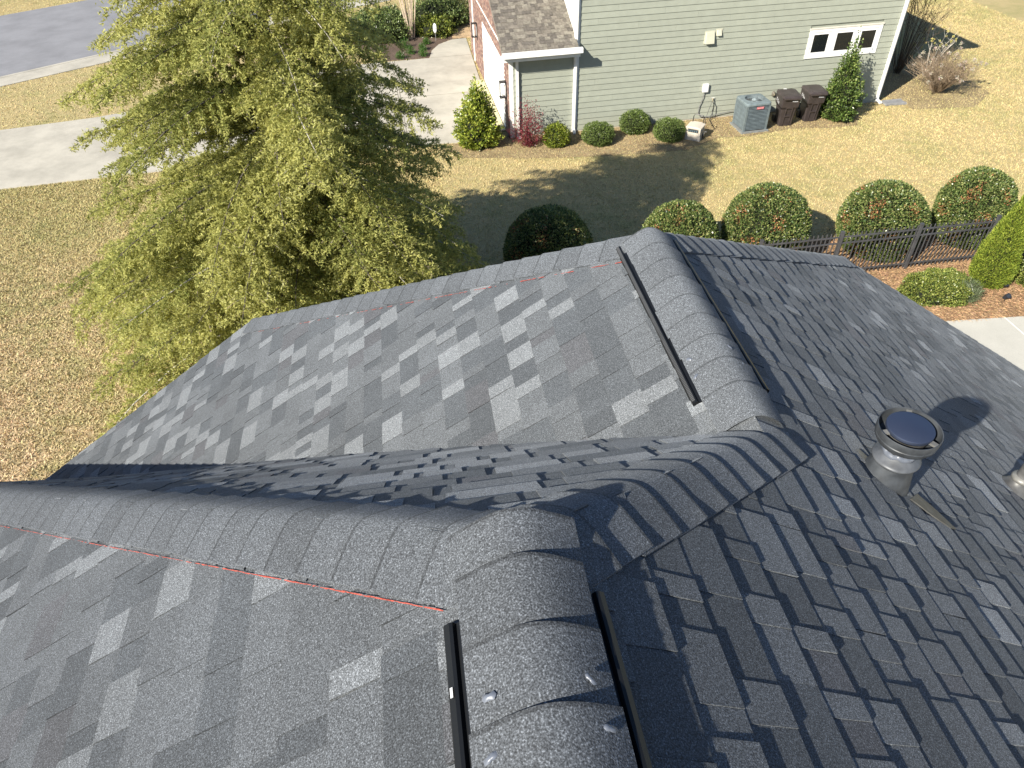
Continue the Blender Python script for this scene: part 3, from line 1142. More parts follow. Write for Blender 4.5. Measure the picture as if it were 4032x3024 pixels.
def H(p):
    """local frame: x along the side wall, y into the house, z above the lawn"""
    return (HO[0] + p[0] * ch - p[1] * sh, HO[1] + p[0] * sh + p[1] * ch, GZ + p[2])

nh = thing('neighbouring_house', 'pale green house with lap siding and a tan shingled garage roof', 'house', H((5.5, 5, 0)))
SAGE = (0.300, 0.318, 0.262)
WH = (0.74, 0.74, 0.71)
EX = 0.178
LW, LD, HW = 11.0, 11.5, 5.35
mb = MB()
mb.box(0.03, LW - 0.03, 0.02, LD, -0.1, HW, SAGE, H)
mb.box(-2.05, 0.03, 0.02, 9.0, -0.1, 2.55, SAGE, H)
wall = mb.build('wall', 'paint', nh)
wall['label'] = 'long sage green side wall'

def board(x0, x1, z0, r, mbx, y=0.0, fr=H, inv=False):
    k = r.uniform(0.965, 1.03)
    tn = tuple(c * k for c in SAGE)
    z1 = z0 + EX + 0.028
    yb, yt = -0.027, -0.006
    vs = [(x0, y + yb, z0), (x1, y + yb, z0), (x1, y + yt, z1), (x0, y + yt, z1), (x0, y + 0.015, z0), (x1, y + 0.015, z0)]
    mbx.add([fr(p) for p in vs], [(0, 1, 2, 3), (4, 5, 1, 0), (0, 3, 4), (1, 5, 2)], tn)

WINX, WINZ = (7.78, 10.32), (1.70, 2.60)
r = random.Random(3)
row = 0
upper = MB()
z = 0.06
while z < HW:
    cuts = [0.12]
    x = 0.12 + [1.0, 3.1, 2.0, 0.5, 2.7][row % 5] + r.uniform(-.2, .2)
    while x < LW - 0.35:
        cuts.append(x)
        x += 3.05 + r.uniform(-0.5, 0.3)
    cuts.append(LW - 0.13)
    for a, b in zip(cuts[:-1], cuts[1:]):
        segs = [(a + 0.0015, b - 0.0015)]
        if z + EX > WINZ[0] and z < WINZ[1] - 0.02:
            segs = []
            if a < WINX[0]:
                segs.append((a + .0015, min(b, WINX[0])))
            if b > WINX[1]:
                segs.append((max(a, WINX[1]), b - .0015))
        for s0, s1_ in segs:
            if s1_ - s0 < 0.03:
                continue
            if z < 4.3:
                m1 = MB()
                board(s0, s1_, z, r, m1)
                m1.build('siding_board', 'paint', wall)
            else:
                board(s0, s1_, z, r, upper)
    if z < 2.35:
        m1 = MB()
        board(-1.98, -0.06, z, r, m1)
        m1.build('siding_board', 'paint', wall)
    z += EX
    row += 1
o = upper.build('upper_siding', 'paint', wall)
o['kind'] = 'stuff'
mb = MB()   # concrete foundation strip
mb.box(-2.05, LW, -0.012, 0.05, -0.1, 0.07, (0.42, 0.40, 0.34), H)
mb.build('foundation', 'generic', nh)
for (x0, x1, y0, y1, z0, z1) in ((LW - 0.13, LW + 0.02, -0.028, 0.0, 0.0, HW), (LW, LW + 0.028, -0.0, 0.14, 0.0, HW), (-0.05, 0.12, -0.030, 0.0, 0.0, HW), (-2.12, -1.98, -0.028, 0.0, 0.0, 2.5)):
    m1 = MB()
    m1.box(x0, x1, y0, y1, z0, z1, WH, H)
    m1.build('corner_board', 'paint', nh)

def downspout(pts, label):
    m1 = MB()
    for a, b in zip(pts[:-1], pts[1:]):
        a, b = np.array(a), np.array(b)
        d = unit(b - a)
        sx = np.array([1.0, 0, 0])
        if abs(d[0]) > 0.8:
            sx = np.array([0, 1.0, 0])
        sy = unit(np.cross(d, sx))
        vs = []
        for e in (a - d * 0.02, b + d * 0.02):
            for u, v in ((-.042, -.03), (.042, -.03), (.042, .03), (-.042, .03)):
                vs.append(H(tuple(e + sx * u + sy * v)))
        m1.add(vs, [(0, 1, 2, 3), (4, 7, 6, 5), (0, 4, 5, 1), (1, 5, 6, 2), (2, 6, 7, 3), (3, 7, 4, 0)], WH)
    o = m1.build('downspout', 'paint', nh)
    o['label'] = label

downspout([(-1.86, -0.42, 2.62), (-1.86, -0.07, 2.42), (-1.86, -0.07, 0.12), (-1.86, -0.22, 0.04)], 'white downspout by the garage corner')
downspout([(0.0, -0.07, 5.2), (0.0, -0.07, 0.12), (0.0, -0.25, 0.04)], 'white downspout where garage and house meet')
downspout([(LW - 0.10, -0.07, 5.2), (LW - 0.10, -0.07, 0.12), (LW - 0.04, -0.25, 0.05)], 'white downspout at the far corner')
# garage roof
GS = 0.42
mb = MB()
def gr(x, y, h=0.0):
    return H((x, y, 2.78 + GS * (y + 0.45) + h))
mb.add([gr(-2.36, -0.45), gr(0, -0.45), gr(0, 4.6), gr(-2.36, 4.6), gr(-2.36, -0.45, -.14), gr(0, -0.45, -.14), gr(0, 4.6, -.14), gr(-2.36, 4.6, -.14)],
       [(0, 1, 2, 3), (7, 6, 5, 4), (0, 4, 5, 1), (3, 7, 4, 0), (1, 5, 6, 2)], (0.2, 0.18, 0.15))
mb.add([H((-2.36, 4.6, 4.90)), H((0, 4.6, 4.90)), H((0, 9.5, 2.84)), H((-2.36, 9.5, 2.84))], [(0, 1, 2, 3)], (0.2, 0.18, 0.15))
groof = mb.build('roof', 'tan_shingle', nh)
groof['label'] = 'tan garage roof above the side wall'
tabs = MB()
TANS = [(0.175, 0.155, 0.128), (0.145, 0.129, 0.108), (0.118, 0.105, 0.090), (0.205, 0.186, 0.152)]
r = random.Random(5)
yy = -0.46
while yy < 4.5:
    x = -2.37 - r.uniform(0, 0.2)
    while x < -0.02:
        wd = r.choice([0.10, 0.13, 0.17, 0.22])
        x1 = min(x + wd, -0.005)
        hh = 0.020 if r.random() < 0.5 else 0.010
        if max(x, -2.37) < x1:
            x0 = max(x, -2.37)
            vs = [gr(x0, yy, hh), gr(x1, yy, hh), gr(x1, yy + 0.15, hh - 0.009), gr(x0, yy + 0.15, hh - 0.009), gr(x0, yy, 0), gr(x1, yy, 0)]
            k = r.uniform(0.9, 1.1)
            tabs.add(vs, [(0, 1, 2, 3), (4, 5, 1, 0), (0, 3, 4), (1, 5, 2)], tuple(c * k for c in r.choice(TANS)))
        x += wd
    yy += EXPO
o = tabs.build('shingle_courses', 'tan_shingle', groof)
o['kind'] = 'stuff'
mb = MB()
mb.prism([(-0.58, 2.66), (-0.565, 2.80), (-0.45, 2.80), (-0.45, 2.66)], -2.38, 0.10, WH, lambda p: H((p[2], p[0], p[1])))
mb.build('gutter', 'paint', groof)
mb = MB()
mb.box(-2.34, 0.05, -0.43, 0.0, 2.54, 2.60, WH, H)
mb.box(-2.34, 0.05, -0.45, -0.42, 2.52, 2.68, WH, H)
mb.build('soffit', 'paint', groof)
# main roof, mostly outside the picture; it throws the shadow on the back lawn
mb = MB()
o_ = 0.42
pts = [(-o_, -o_, HW), (LW + o_, -o_, HW), (LW + o_, LD + o_, HW), (-o_, LD + o_, HW)]
rg = [(5.0, LD / 2, HW + 3.4), (6.0, LD / 2, HW + 3.4)]
vs = [H(p) for p in pts] + [H((p[0], p[1], HW + 0.22)) for p in pts] + [H(p) for p in rg]
mb.add(vs, [(3, 2, 1, 0), (0, 1, 5, 4), (1, 2, 6, 5), (2, 3, 7, 6), (3, 0, 4, 7), (4, 5, 9, 8), (5, 6, 9), (6, 7, 8, 9), (7, 4, 8)], (0.2, 0.18, 0.15))
o = mb.build('roof', 'tan_shingle', nh)
o['label'] = 'high main roof over the two storey part'
# board and batten above the garage roof, on the left face of the main block
mb = MB()
for k in range(26):
    y0 = 0.1 + k * 0.2
    zb = 2.85 + GS * (y0 + 0.45)
    mb.box(-0.035, 0.0, y0, y0 + 0.05, zb, HW, WH, H)
mb.box(-0.015, 0.025, 0.0, 5.2, 2.8, HW, (0.66, 0.67, 0.62), H)
mb.build('batten', 'paint', nh)

# brick front of the garage with a white door, seen very obliquely
mb = MB()
r = random.Random(8)
XG = -2.12
front = MB()
front.box(XG - 0.0, XG + 0.08, 0.02, 9.2, -0.1, 2.6, (0.36, 0.30, 0.26), H)
front.add([H((XG, 0.02, 2.5)), H((XG, 4.6, 4.75)), H((XG, 9.2, 2.6))], [(0, 1, 2), (2, 1, 0)], (0.36, 0.30, 0.26))
bf = front.build('brick_front', 'brick', nh)
zz = 0.0
rowi = 0
BR = [(0.27, 0.17, 0.14), (0.22, 0.135, 0.11), (0.33, 0.23, 0.18), (0.19, 0.13, 0.115)]
while zz < 4.6:
    y = -0.02 - (0.1 if rowi % 2 else 0)
    while y < 9.1:
        y1 = y + 0.195
        top = 2.55 + (min(y, 9.2 - y)) * 0.48
        indoor = (0.62 < (y + y1) / 2 < 5.55) and zz < 2.12
        if zz + 0.06 < top and not indoor:
            k = r.uniform(0.85, 1.15)
            mb.box(XG - 0.035, XG + 0.01, max(y, -0.02), y1, zz, zz + 0.058, tuple(c * k for c in r.choice(BR)), H)
        y += 0.205
    zz += 0.068
    rowi += 1
o = mb.build('brick_courses', 'brick', bf)
o['kind'] = 'stuff'
mb = MB()
for k in range(3):
    mb.box(XG - 0.03, XG + 0.02, -0.02 + k * 0.002, 0.0, 0, 0.01, BR[0], H)
mb = MB()
mb.box(XG - 0.02, XG + 0.03, 0.62, 5.55, 0.03, 2.12, (0.78, 0.78, 0.75), H)
gd = mb.build('garage_door', 'paint', nh)
mb = MB()
for i in range(4):
    for j in range(8):
        mb.box(XG - 0.032, XG - 0.018, 0.74 + j * 0.6, 0.74 + j * 0.6 + 0.46, 0.10 + i * 0.51, 0.10 + i * 0.51 + 0.40, (0.80, 0.80, 0.77), H)
mb.build('door_panel', 'paint', gd)
mb = MB()
mb.box(XG - 0.04, XG + 0.03, 0.02, 9.2, 2.55, 2.62, WH, H)
mb.box(XG - 0.07, XG - 0.03, 7.9, 8.05, 0.0, 3.3, WH, H)
mb.build('trim_board', 'paint', nh)
mb = MB()
mb.box(XG - 0.55, XG - 0.05, 0.60, 5.6, 0.031, 0.036, (0.52, 0.47, 0.28), H)
o = mb.build('door_apron', 'generic', nh)

def lantern(y, z, label):
    t = thing('wall_lantern', label, 'lantern', H((XG - 0.1, y, z)), 'lanterns beside the garage door')
    blk = (0.015, 0.015, 0.016)
    m1 = MB()
    x0, x1 = XG - 0.24, XG - 0.06
    for xx in (x0, x1):
        for yy_ in (y - 0.09, y + 0.09):
            m1.box(xx - 0.008, xx + 0.008, yy_ - 0.008, yy_ + 0.008, z, z + 0.46, blk, H)
    m1.box(x0 - 0.02, x1 + 0.02, y - 0.11, y + 0.11, z + 0.46, z + 0.48, blk, H)
    m1.box(x0 - 0.02, x1 + 0.02, y - 0.11, y + 0.11, z - 0.02, z, blk, H)
    m1.box(XG - 0.06, XG - 0.02, y - 0.06, y + 0.06, z + 0.1, z + 0.4, blk, H)
    m1.build('frame', 'plastic', t)
    m1 = MB()
    m1.tube([((x0 + x1) / 2, y, z), ((x0 + x1) / 2, y, z + 0.2)], 0.02, 8, (0.75, 0.72, 0.62), fr=H)
    m1.build('candle', 'generic', t)
    m1 = MB()
    m1.box(x1 - 0.006, x1 - 0.004, y - 0.08, y + 0.08, z + 0.01, z + 0.45, (0.55, 0.55, 0.53), H)
    m1.build('reflector_panel', 'paint', t)

lantern(0.30, 1.25, 'black lantern on the brick pier nearest the garden corner')
lantern(6.9, 1.25, 'black lantern on the brick pier beyond the garage door')

# brick porch pier seen at the top edge
t_ = thing('porch_pier', 'brick porch pier beyond the front walk', 'pier', (2.75, 37.4, GZ))
mb = MB()
mb.box(2.2, 2.95, 37.2, 37.9, GZ, GZ + 3.0, (0.36, 0.30, 0.25))
pp = mb.build('core', 'brick', t_)
mb = MB()
zz = 0.02
k = 0
while zz < 2.6:
    for j in range(4):
        x0 = 2.18 + j * 0.2 - (0.1 if k % 2 else 0)
        mb.box(max(2.18, x0), min(2.97, x0 + 0.19), 37.165, 37.21, GZ + zz, GZ + zz + 0.06, random.choice([(0.36, 0.24, 0.18), (0.28, 0.17, 0.13), (0.42, 0.33, 0.26)]))
        mb.box(2.165, 2.205, 37.2 + j * 0.18, 37.2 + j * 0.18 + 0.17, GZ + zz, GZ + zz + 0.06, random.choice([(0.36, 0.24, 0.18), (0.28, 0.17, 0.13)]))
    zz += 0.07
    k += 1
o = mb.build('brick_courses', 'brick', t_)
o['kind'] = 'stuff'

# triple window
mb = MB()
fx0, fx1, fz0, fz1 = WINX[0], WINX[1], WINZ[0], WINZ[1]
def wframe(x0, x1, z0, z1, w_, y0, y1, tone, m1):
    m1.box(x0, x1, y0, y1, z0, z0 + w_, tone, H)
    m1.box(x0, x1, y0, y1, z1 - w_, z1, tone, H)
    m1.box(x0, x0 + w_, y0, y1, z0 + w_, z1 - w_, tone, H)
    m1.box(x1 - w_, x1, y0, y1, z0 + w_, z1 - w_, tone, H)
wframe(fx0, fx1, fz0, fz1, 0.10, -0.045, 0.02, WH, mb)
mb.box(fx0 - 0.02, fx1 + 0.02, -0.062, 0.0, fz1 - 0.002, fz1 + 0.03, (0.62, 0.58, 0.5), H)
for xm in (8.62, 9.48):
    mb.box(xm - 0.07, xm + 0.07, -0.040, 0.02, fz0 + 0.10, fz1 - 0.10, WH, H)
win = mb.build('window', 'paint', nh)
win['label'] = 'white framed window of three dark panes'
for x0, x1 in ((7.88, 8.55), (8.69, 9.41), (9.55, 10.22)):
    m1 = MB()
    wframe(x0, x1, 1.80, 2.50, 0.075, -0.030, 0.02, (0.78, 0.78, 0.76), m1)
    m1.build('sash', 'paint', win)
    m1 = MB()
    m1.box(x0 + 0.07, x1 - 0.07, -0.010, 0.0, 1.87, 2.43, (1, 1, 1), H)
    m1.build('pane', 'glass', win)

# small fittings on the wall
def wallbox(name, label, cat, x0, x1, z0, z1, dep, tone, hood=False, parts=None):
    t = thing(name, label, cat, H(((x0 + x1) / 2, -0.02, z0)))
    m1 = MB()
    if hood:
        vs = [(x0, -0.02, z0), (x1, -0.02, z0), (x1, -0.02, z1), (x0, -0.02, z1), (x0 + .01, -dep, z0 + .0), (x1 - .01, -dep, z0 + .0), (x1 - .02, -dep * 0.55, z1 - 0.015), (x0 + .02, -dep * 0.55, z1 - 0.015)]
        m1.add([H(p) for p in vs], [(4, 5, 6, 7), (0, 1, 5, 4), (1, 2, 6, 5), (2, 3, 7, 6), (3, 0, 4, 7)], tone)
        m1.build('hood', 'paint', t)
        m1 = MB()
        wframe(x0 - 0.02, x1 + 0.02, z0 - 0.02, z1 + 0.02, 0.02, -0.035, -0.012, tone, m1)
        m1.build('flange', 'paint', t)
    else:
        m1.box(x0, x1, -dep, -0.012, z0, z1, tone, H)
        m1.build('box', 'paint', t)
        m1 = MB()
        m1.box(x0 + 0.015, x1 - 0.015, -dep - 0.008, -dep + 0.001, z0 + 0.02, z1 - 0.02, tuple(c * 0.97 for c in tone), H)
        m1.build('cover', 'paint', t)
    return t

wallbox('exhaust_vent', 'larger beige exhaust hood high on the green wall', 'vent', 4.20, 4.50, 2.46, 2.80, 0.14, (0.48, 0.47, 0.37), True)
wallbox('exhaust_vent', 'smaller square beige hood beside the larger one', 'vent', 4.57, 4.73, 2.67, 2.84, 0.10, (0.50, 0.49, 0.39), True)
dis = wallbox('electrical_disconnect', 'white electrical box on the wall above the hose reel', 'electrical box', 4.37, 4.55, 0.94, 1.19, 0.11, (0.76, 0.76, 0.74))
m1 = MB()
m1.tube([(4.46, -0.06, 0.95), (4.42, -0.07, 0.75), (4.34, -0.06, 0.45), (4.33, -0.06, 0.25), (4.42, -0.07, 0.12), (4.70, -0.09, 0.10), (5.05, -0.09, 0.16), (5.45, -0.08, 0.20), (5.72, -0.12, 0.24)], 0.013, 6, (0.17, 0.17, 0.17), fr=H)
m1.build('conduit', 'plastic', dis)
fau = thing('garden_tap', 'brass hose tap with black hose hanging down', 'tap', H((4.76, -0.05, 0.69)))
m1 = MB()
m1.tube([(4.76, -0.02, 0.69), (4.76, -0.11, 0.69)], 0.02, 8, (0.45, 0.38, 0.24), fr=H)
m1.tube([(4.70, -0.08, 0.72), (4.82, -0.08, 0.72)], 0.013, 6, (0.75, 0.74, 0.7), fr=H)
m1.tube([(4.76, -0.10, 0.69), (4.76, -0.12, 0.61)], 0.016, 8, (0.35, 0.30, 0.2), fr=H)
m1.build('valve', 'metal', fau)
m1 = MB()
m1.tube([(4.76, -0.12, 0.62), (4.83, -0.13, 0.50), (4.82, -0.15, 0.30), (4.72, -0.20, 0.10), (4.70, -0.26, 0.035), (4.66, -0.5, 0.03), (4.60, -0.9, 0.03)], 0.013, 6, (0.02, 0.02, 0.02), fr=H)
m1.build('hose', 'plastic', fau)
m1 = MB()
m1.tube([(4.75, -0.11, 0.62), (4.66, -0.16, 0.40), (4.52, -0.30, 0.12), (4.45, -0.45, 0.03)], 0.010, 6, (0.05, 0.05, 0.045), fr=H)
m1.build('hose', 'plastic', fau)
rv = thing('dryer_vent', 'small rounded brown wall vent between compressor and bins', 'vent', H((6.96, -0.03, 0.6)))
m1 = MB()
m1.lathe([(0.0, 0.05), (0.05, 0.05), (0.075, 0.035), (0.08, 0.0)], 14, (0, 0, 0), (0.13, 0.115, 0.09), fr=lambda p: H((6.96 + p[0] * 0.8, -0.02 - p[2] * 1.6, 0.64 + p[1] * 1.15)))
m1.build('cover', 'plastic', rv, smooth=True)
m1 = MB()
m1.lathe([(0.0, 0.056), (0.028, 0.056), (0.032, 0.05)], 12, (0, 0, 0), (0.32, 0.29, 0.2), fr=lambda p: H((6.96 + p[0] * 0.8, -0.02 - p[2] * 1.6, 0.64 + p[1] * 1.15)))
m1.build('emblem', 'plastic', rv)
spl = thing('splash_block', 'grey splash block under the far downspout', 'splash block', H((LW + 0.15, -0.3, 0)))
m1 = MB()
m1.prism([(-0.15, 0), (0.15, 0), (0.2, 0.75), (-0.2, 0.75)], 0.0, 0.05, (0.24, 0.24, 0.24), lambda p: H((LW + 0.06 + p[1], -0.30 + p[0], p[2] + 0.01)))
m1.build('tray', 'generic', spl)
m1 = MB()
m1.box(LW + 0.06, LW + 0.8, -0.47, -0.44, 0.05, 0.09, (0.26, 0.26, 0.26), H)
m1.box(LW + 0.06, LW + 0.8, -0.16, -0.13, 0.05, 0.09, (0.26, 0.26, 0.26), H)
m1.build('rim', 'generic', spl)

# ============================================================ THINGS ALONG THE GREEN WALL
def local_frame(cx, cy, rot):
    c, s = cos(rot), sin(rot)
    return lambda p: (cx + p[0] * c - p[1] * s, cy + p[0] * s + p[1] * c, GZ + p[2])

# --- air conditioning compressor
ac = thing('air_conditioner', 'grey green air conditioning compressor beside the brown bins', 'air conditioner', (10.87, 21.87, GZ))
fa = local_frame(10.87, 21.87, radians(3))
GA = (0.125, 0.155, 0.165)
GD = (0.055, 0.065, 0.066)
m1 = MB()
m1.box(-0.47, 0.47, -0.47, 0.47, -0.02, 0.06, (0.20, 0.21, 0.205), fa)
m1.build('pad', 'generic', ac)
m1 = MB()
m1.box(-0.37, 0.37, -0.37, 0.37, 0.06, 0.86, (0.02, 0.022, 0.022), fa)
m1.build('coil', 'steel', ac)
def rrect(a, r_, n=5):
    out = []
    for cx, cy, a0_ in ((a - r_, a - r_, 0), (-a + r_, a - r_, 90), (-a + r_, -a + r_, 180), (a - r_, -a + r_, 270)):
        for k in range(n + 1):
            t = radians(a0_ + 90 * k / n)
            out.append((cx + r_ * cos(t), cy + r_ * sin(t)))
    return out
for sx in (-1, 1):
    for sy in (-1, 1):
        m1 = MB()
        m1.box(min(sx * .345, sx * .41), max(sx * .345, sx * .41), min(sy * .345, sy * .41), max(sy * .345, sy * .41), 0.06, 0.88, GA, fa)
        m1.build('corner_post', 'steel', ac)
for k in range(17):
    z0 = 0.10 + k * 0.0455
    m1 = MB()
    pa, pb = rrect(0.412, 0.06, 3), rrect(0.385, 0.05, 3)
    n = len(pa)
    vs = [fa((x, y, z0)) for x, y in pa] + [fa((x, y, z0 + 0.026)) for x, y in pb] + [fa((x, y, z0 - 0.002)) for x, y in pb]
    m1.add(vs, [(i, (i + 1) % n, n + (i + 1) % n, n + i) for i in range(n)] + [((i + 1) % n, i, 2 * n + i, 2 * n + (i + 1) % n) for i in range(n)], tuple(c * (0.72 + 0.05 * (k % 3)) for c in GA))
    m1.build('louver', 'steel', ac)
m1 = MB()
po = rrect(0.425, 0.09)
n = len(po)
ring = [(0.30 * cos(2 * pi * (i + .5) / n + 0.0), 0.30 * sin(2 * pi * (i + .5) / n)) for i in range(n)]
off_ = 0
vs = [fa((x, y, 0.875)) for x, y in po] + [fa((x, y, 0.93)) for x, y in po] + [fa((x * .975, y * .975, 0.945)) for x, y in po] + [fa((x, y, 0.962)) for x, y in ring] + [fa((x * .97, y * .97, 0.86)) for x, y in ring]
fs = []
for a_, b2 in ((0, 1), (1, 2), (2, 3), (3, 4)):
    fs += [(a_ * n + i, a_ * n + (i + 1) % n, b2 * n + (i + 1) % n, b2 * n + i) for i in range(n)]
m1.add(vs, fs, tuple(c * 1.25 for c in GA))
m1.build('top_cover', 'steel', ac, smooth=radians(30))
m1 = MB()
m1.lathe([(0.0, 0.865), (0.30, 0.865)], 24, (0, 0, 0), (0.03, 0.033, 0.034), fr=fa)
m1.build('fan_well', 'steel', ac)
m1 = MB()
m1.lathe([(0.0, 0.945), (0.06, 0.942), (0.075, 0.93), (0.07, 0.90)], 18, (0, 0, 0), (0.42, 0.50, 0.52), fr=fa)
m1.build('fan_hub', 'steel', ac)
for k in range(4):
    t = 2 * pi * k / 4 + 0.4
    m1 = MB()
    vs = []
    for rr, dt, zz_ in ((0.06, -0.35, 0.895), (0.06, 0.35, 0.92), (0.28, 0.42, 0.915), (0.28, -0.12, 0.88)):
        vs.append(fa((rr * cos(t + dt), rr * sin(t + dt), zz_)))
    m1.add(vs, [(0, 1, 2, 3), (3, 2, 1, 0)], (0.16, 0.19, 0.2))
    m1.build('fan_blade', 'steel', ac)
m1 = MB()
for rr in (0.10, 0.135, 0.17, 0.205, 0.24, 0.275, 0.298):
    m1.tube([(rr * cos(2 * pi * i / 28), rr * sin(2 * pi * i / 28), 0.965) for i in range(29)], 0.0022, 4, (0.16, 0.185, 0.19), fr=fa, caps=False)
for k in range(8):
    t = 2 * pi * k / 8
    m1.tube([(0.06 * cos(t), 0.06 * sin(t), 0.968), (0.30 * cos(t), 0.30 * sin(t), 0.966)], 0.0025, 4, (0.16, 0.185, 0.19), fr=fa)
o = m1.build('fan_guard', 'steel', ac)
m1 = MB()
m1.box(-0.075, 0.165, -0.426, -0.414, 0.765, 0.835, (0.45, 0.12, 0.13), fa)
o = m1.build('badge', 'paint', ac)
m1 = MB()
for k in range(7):
    m1.box(-0.055 + k * 0.03, -0.038 + k * 0.03, -0.4285, -0.4265, 0.785, 0.812, (0.75, 0.42, 0.42), fa)
m1.build('badge_lettering', 'paint', ac)

# --- wheeled bins
BRN = (0.040, 0.032, 0.031)

def bin_parts(root, fb):
    # body: front at -y; foot 0.42 x 0.40, rim 0.58 x 0.66
    def ringz(w_, yf, yb, z, c=0.03):
        x = w_ / 2
        return [(-x + c, yf, z), (x - c, yf, z), (x, yf + c, z), (x, yb - c, z), (x - c, yb, z), (-x + c, yb, z), (-x, yb - c, z), (-x, yf + c, z)]
    m1 = MB()
    rs = [ringz(0.44, -0.20, 0.22, 0.02), ringz(0.46, -0.215, 0.25, 0.30), ringz(0.50, -0.245, 0.29, 0.58), ringz(0.585, -0.30, 0.33, 0.66), ringz(0.60, -0.33, 0.35, 0.93), ringz(0.615, -0.345, 0.355, 0.955)]
    vs = [fb(p) for rg_ in rs for p in rg_]
    fs = [tuple(range(7, -1, -1)), tuple(range(40, 48))]
    for j in range(5):
        fs += [(j * 8 + i, j * 8 + (i + 1) % 8, (j + 1) * 8 + (i + 1) % 8, (j + 1) * 8 + i) for i in range(8)]
    m1.add(vs, fs, BRN)
    body = m1.build('body', 'plastic', root)
    # raised rails of the front panel
    m1 = MB()
    def yfr(z):
        return -0.20 - 0.078 * (z / 0.58)
    def bar(x0, x1, z0, z1, th=0.012):
        vs_ = [(x0, yfr(z0) - th, z0), (x1, yfr(z0) - th, z0), (x1, yfr(z1) - th, z1), (x0, yfr(z1) - th, z1), (x0, yfr(z0) + .02, z0), (x1, yfr(z0) + .02, z0), (x1, yfr(z1) + .02, z1), (x0, yfr(z1) + .02, z1)]
        m1.add([fb(p) for p in vs_], [(0, 1, 2, 3), (0, 4, 5, 1), (3, 2, 6, 7), (0, 3, 7, 4), (1, 5, 6, 2)], tuple(c * 1.15 for c in BRN))
    bar(-0.115, -0.085, 0.03, 0.66)
    bar(0.085, 0.115, 0.03, 0.66)
    bar(-0.085, 0.085, 0.62, 0.66)
    bar(-0.085, 0.085, 0.345, 0.375, 0.022)
    m1.build('front_rail', 'plastic', root)
    m1 = MB()
    rs = [ringz(0.63, -0.38, 0.36, 0.955, 0.05), ringz(0.64, -0.385, 0.365, 0.99, 0.05), ringz(0.60, -0.33, 0.34, 1.025, 0.05), ringz(0.40, -0.18, 0.26, 1.045, 0.05)]
    vs = [fb(p) for rg_ in rs for p in rg_]
    fs = [tuple(range(7, -1, -1)), tuple(range(24, 32))]
    for j in range(3):
        fs += [(j * 8 + i, j * 8 + (i + 1) % 8, (j + 1) * 8 + (i + 1) % 8, (j + 1) * 8 + i) for i in range(8)]
    m1.add(vs, fs, tuple(c * 1.25 for c in BRN))
    lid = m1.build('lid', 'plastic', root)
    m1 = MB()
    m1.box(-0.27, 0.27, -0.42, -0.36, 0.945, 0.985, tuple(c * 1.2 for c in BRN), fb)
    m1.build('lid_lip', 'plastic', lid)
    m1 = MB()
    m1.tube([(-0.24, 0.43, 0.985), (0.24, 0.43, 0.985)], 0.014, 6, BRN, fr=fb)
    for xx in (-0.23, -0.075, 0.075, 0.23):
        m1.tube([(xx, 0.33, 0.965), (xx, 0.43, 0.985)], 0.012, 5, BRN, fr=fb)
    m1.build('handle', 'plastic', root)
    for sx in (-1, 1):
        m1 = MB()
        vs_ = lambda p, sx=sx: fb((sx * (0.235 + p[2]), 0.24 + p[0], 0.125 + p[1]))
        m1.lathe([(0.0, 0.0), (0.11, 0.0), (0.125, 0.01), (0.125, 0.035), (0.11, 0.045), (0.04, 0.04), (0.0, 0.045)], 18, (0, 0, 0), (0.016, 0.016, 0.016), fr=vs_)
        m1.build('wheel', 'plastic', root)
    # worn white printing on the front and on the left cheek
    m1 = MB()
    rr = random.Random(6)
    for k in range(7):
        x = 0.03 + k * 0.026
        m1.box(x, x + 0.018, -0.336, -0.332, 0.845 + rr.uniform(0, .004), 0.882, (0.72, 0.72, 0.72), fb)
        if k % 2 == 0:
            m1.box(x + 0.005, x + 0.012, -0.3375, -0.3362, 0.857, 0.871, (0.05, 0.045, 0.045), fb)
    m1.build('printed_number', 'paint', root)
    m1 = MB()
    for (yc, zc_, w_, h_) in ((0.16, 0.80, 0.07, 0.12), (0.06, 0.77, 0.075, 0.13), (-0.03, 0.74, 0.06, 0.10)):
        n_ = 12
        vs_ = [fb((-0.3035, yc + w_ / 2 * cos(2 * pi * i / n_), zc_ + h_ / 2 * sin(2 * pi * i / n_))) for i in range(n_)]
        m1.add(vs_, [tuple(range(n_)), tuple(range(n_ - 1, -1, -1))], (0.75, 0.75, 0.76))
        m1.add([fb((-0.3045, yc + w_ * .14 * cos(2 * pi * i / 8), zc_ + h_ * .2 * sin(2 * pi * i / 8))) for i in range(8)], [tuple(range(8)), tuple(range(7, -1, -1))], BRN)
    m1.build('printed_mark', 'paint', root)

b1_ = thing('wheeled_bin', 'dark brown wheeled bin standing nearest the air conditioner', 'bin', (12.08, 21.93, GZ), 'wheeled bins by the green wall')
bin_parts(b1_, local_frame(12.08, 21.93, radians(-6)))
m1 = MB()
fb1 = local_frame(12.08, 21.93, radians(-6))
m1.box(-0.05, 0.05, 0.415, 0.445, 0.995, 1.004, (0.8, 0.8, 0.82), fb1)
m1.build('handle_sticker', 'paint', b1_)
def copy_thing(src, name, label, loc, rot=0.0):
    c = src.copy()
    COL.objects.link(c)
    c.location = loc
    c.rotation_euler = (0, 0, rot)
    c['label'] = label
    ABS[c.name] = np.array(loc, float)
    for ch_ in [o for o in COL.objects if o.parent == src]:
        d = ch_.copy()
        COL.objects.link(d)
        d.parent = c
        for g2 in [o for o in COL.objects if o.parent == ch_]:
            e = g2.copy()
            COL.objects.link(e)
            e.parent = d
    return c
b2_ = thing('wheeled_bin', 'dark brown wheeled bin next to the tall glossy holly', 'bin', (13.04, 22.11, GZ), 'wheeled bins by the green wall')
bin_parts(b2_, local_frame(13.04, 22.11, radians(-3)))

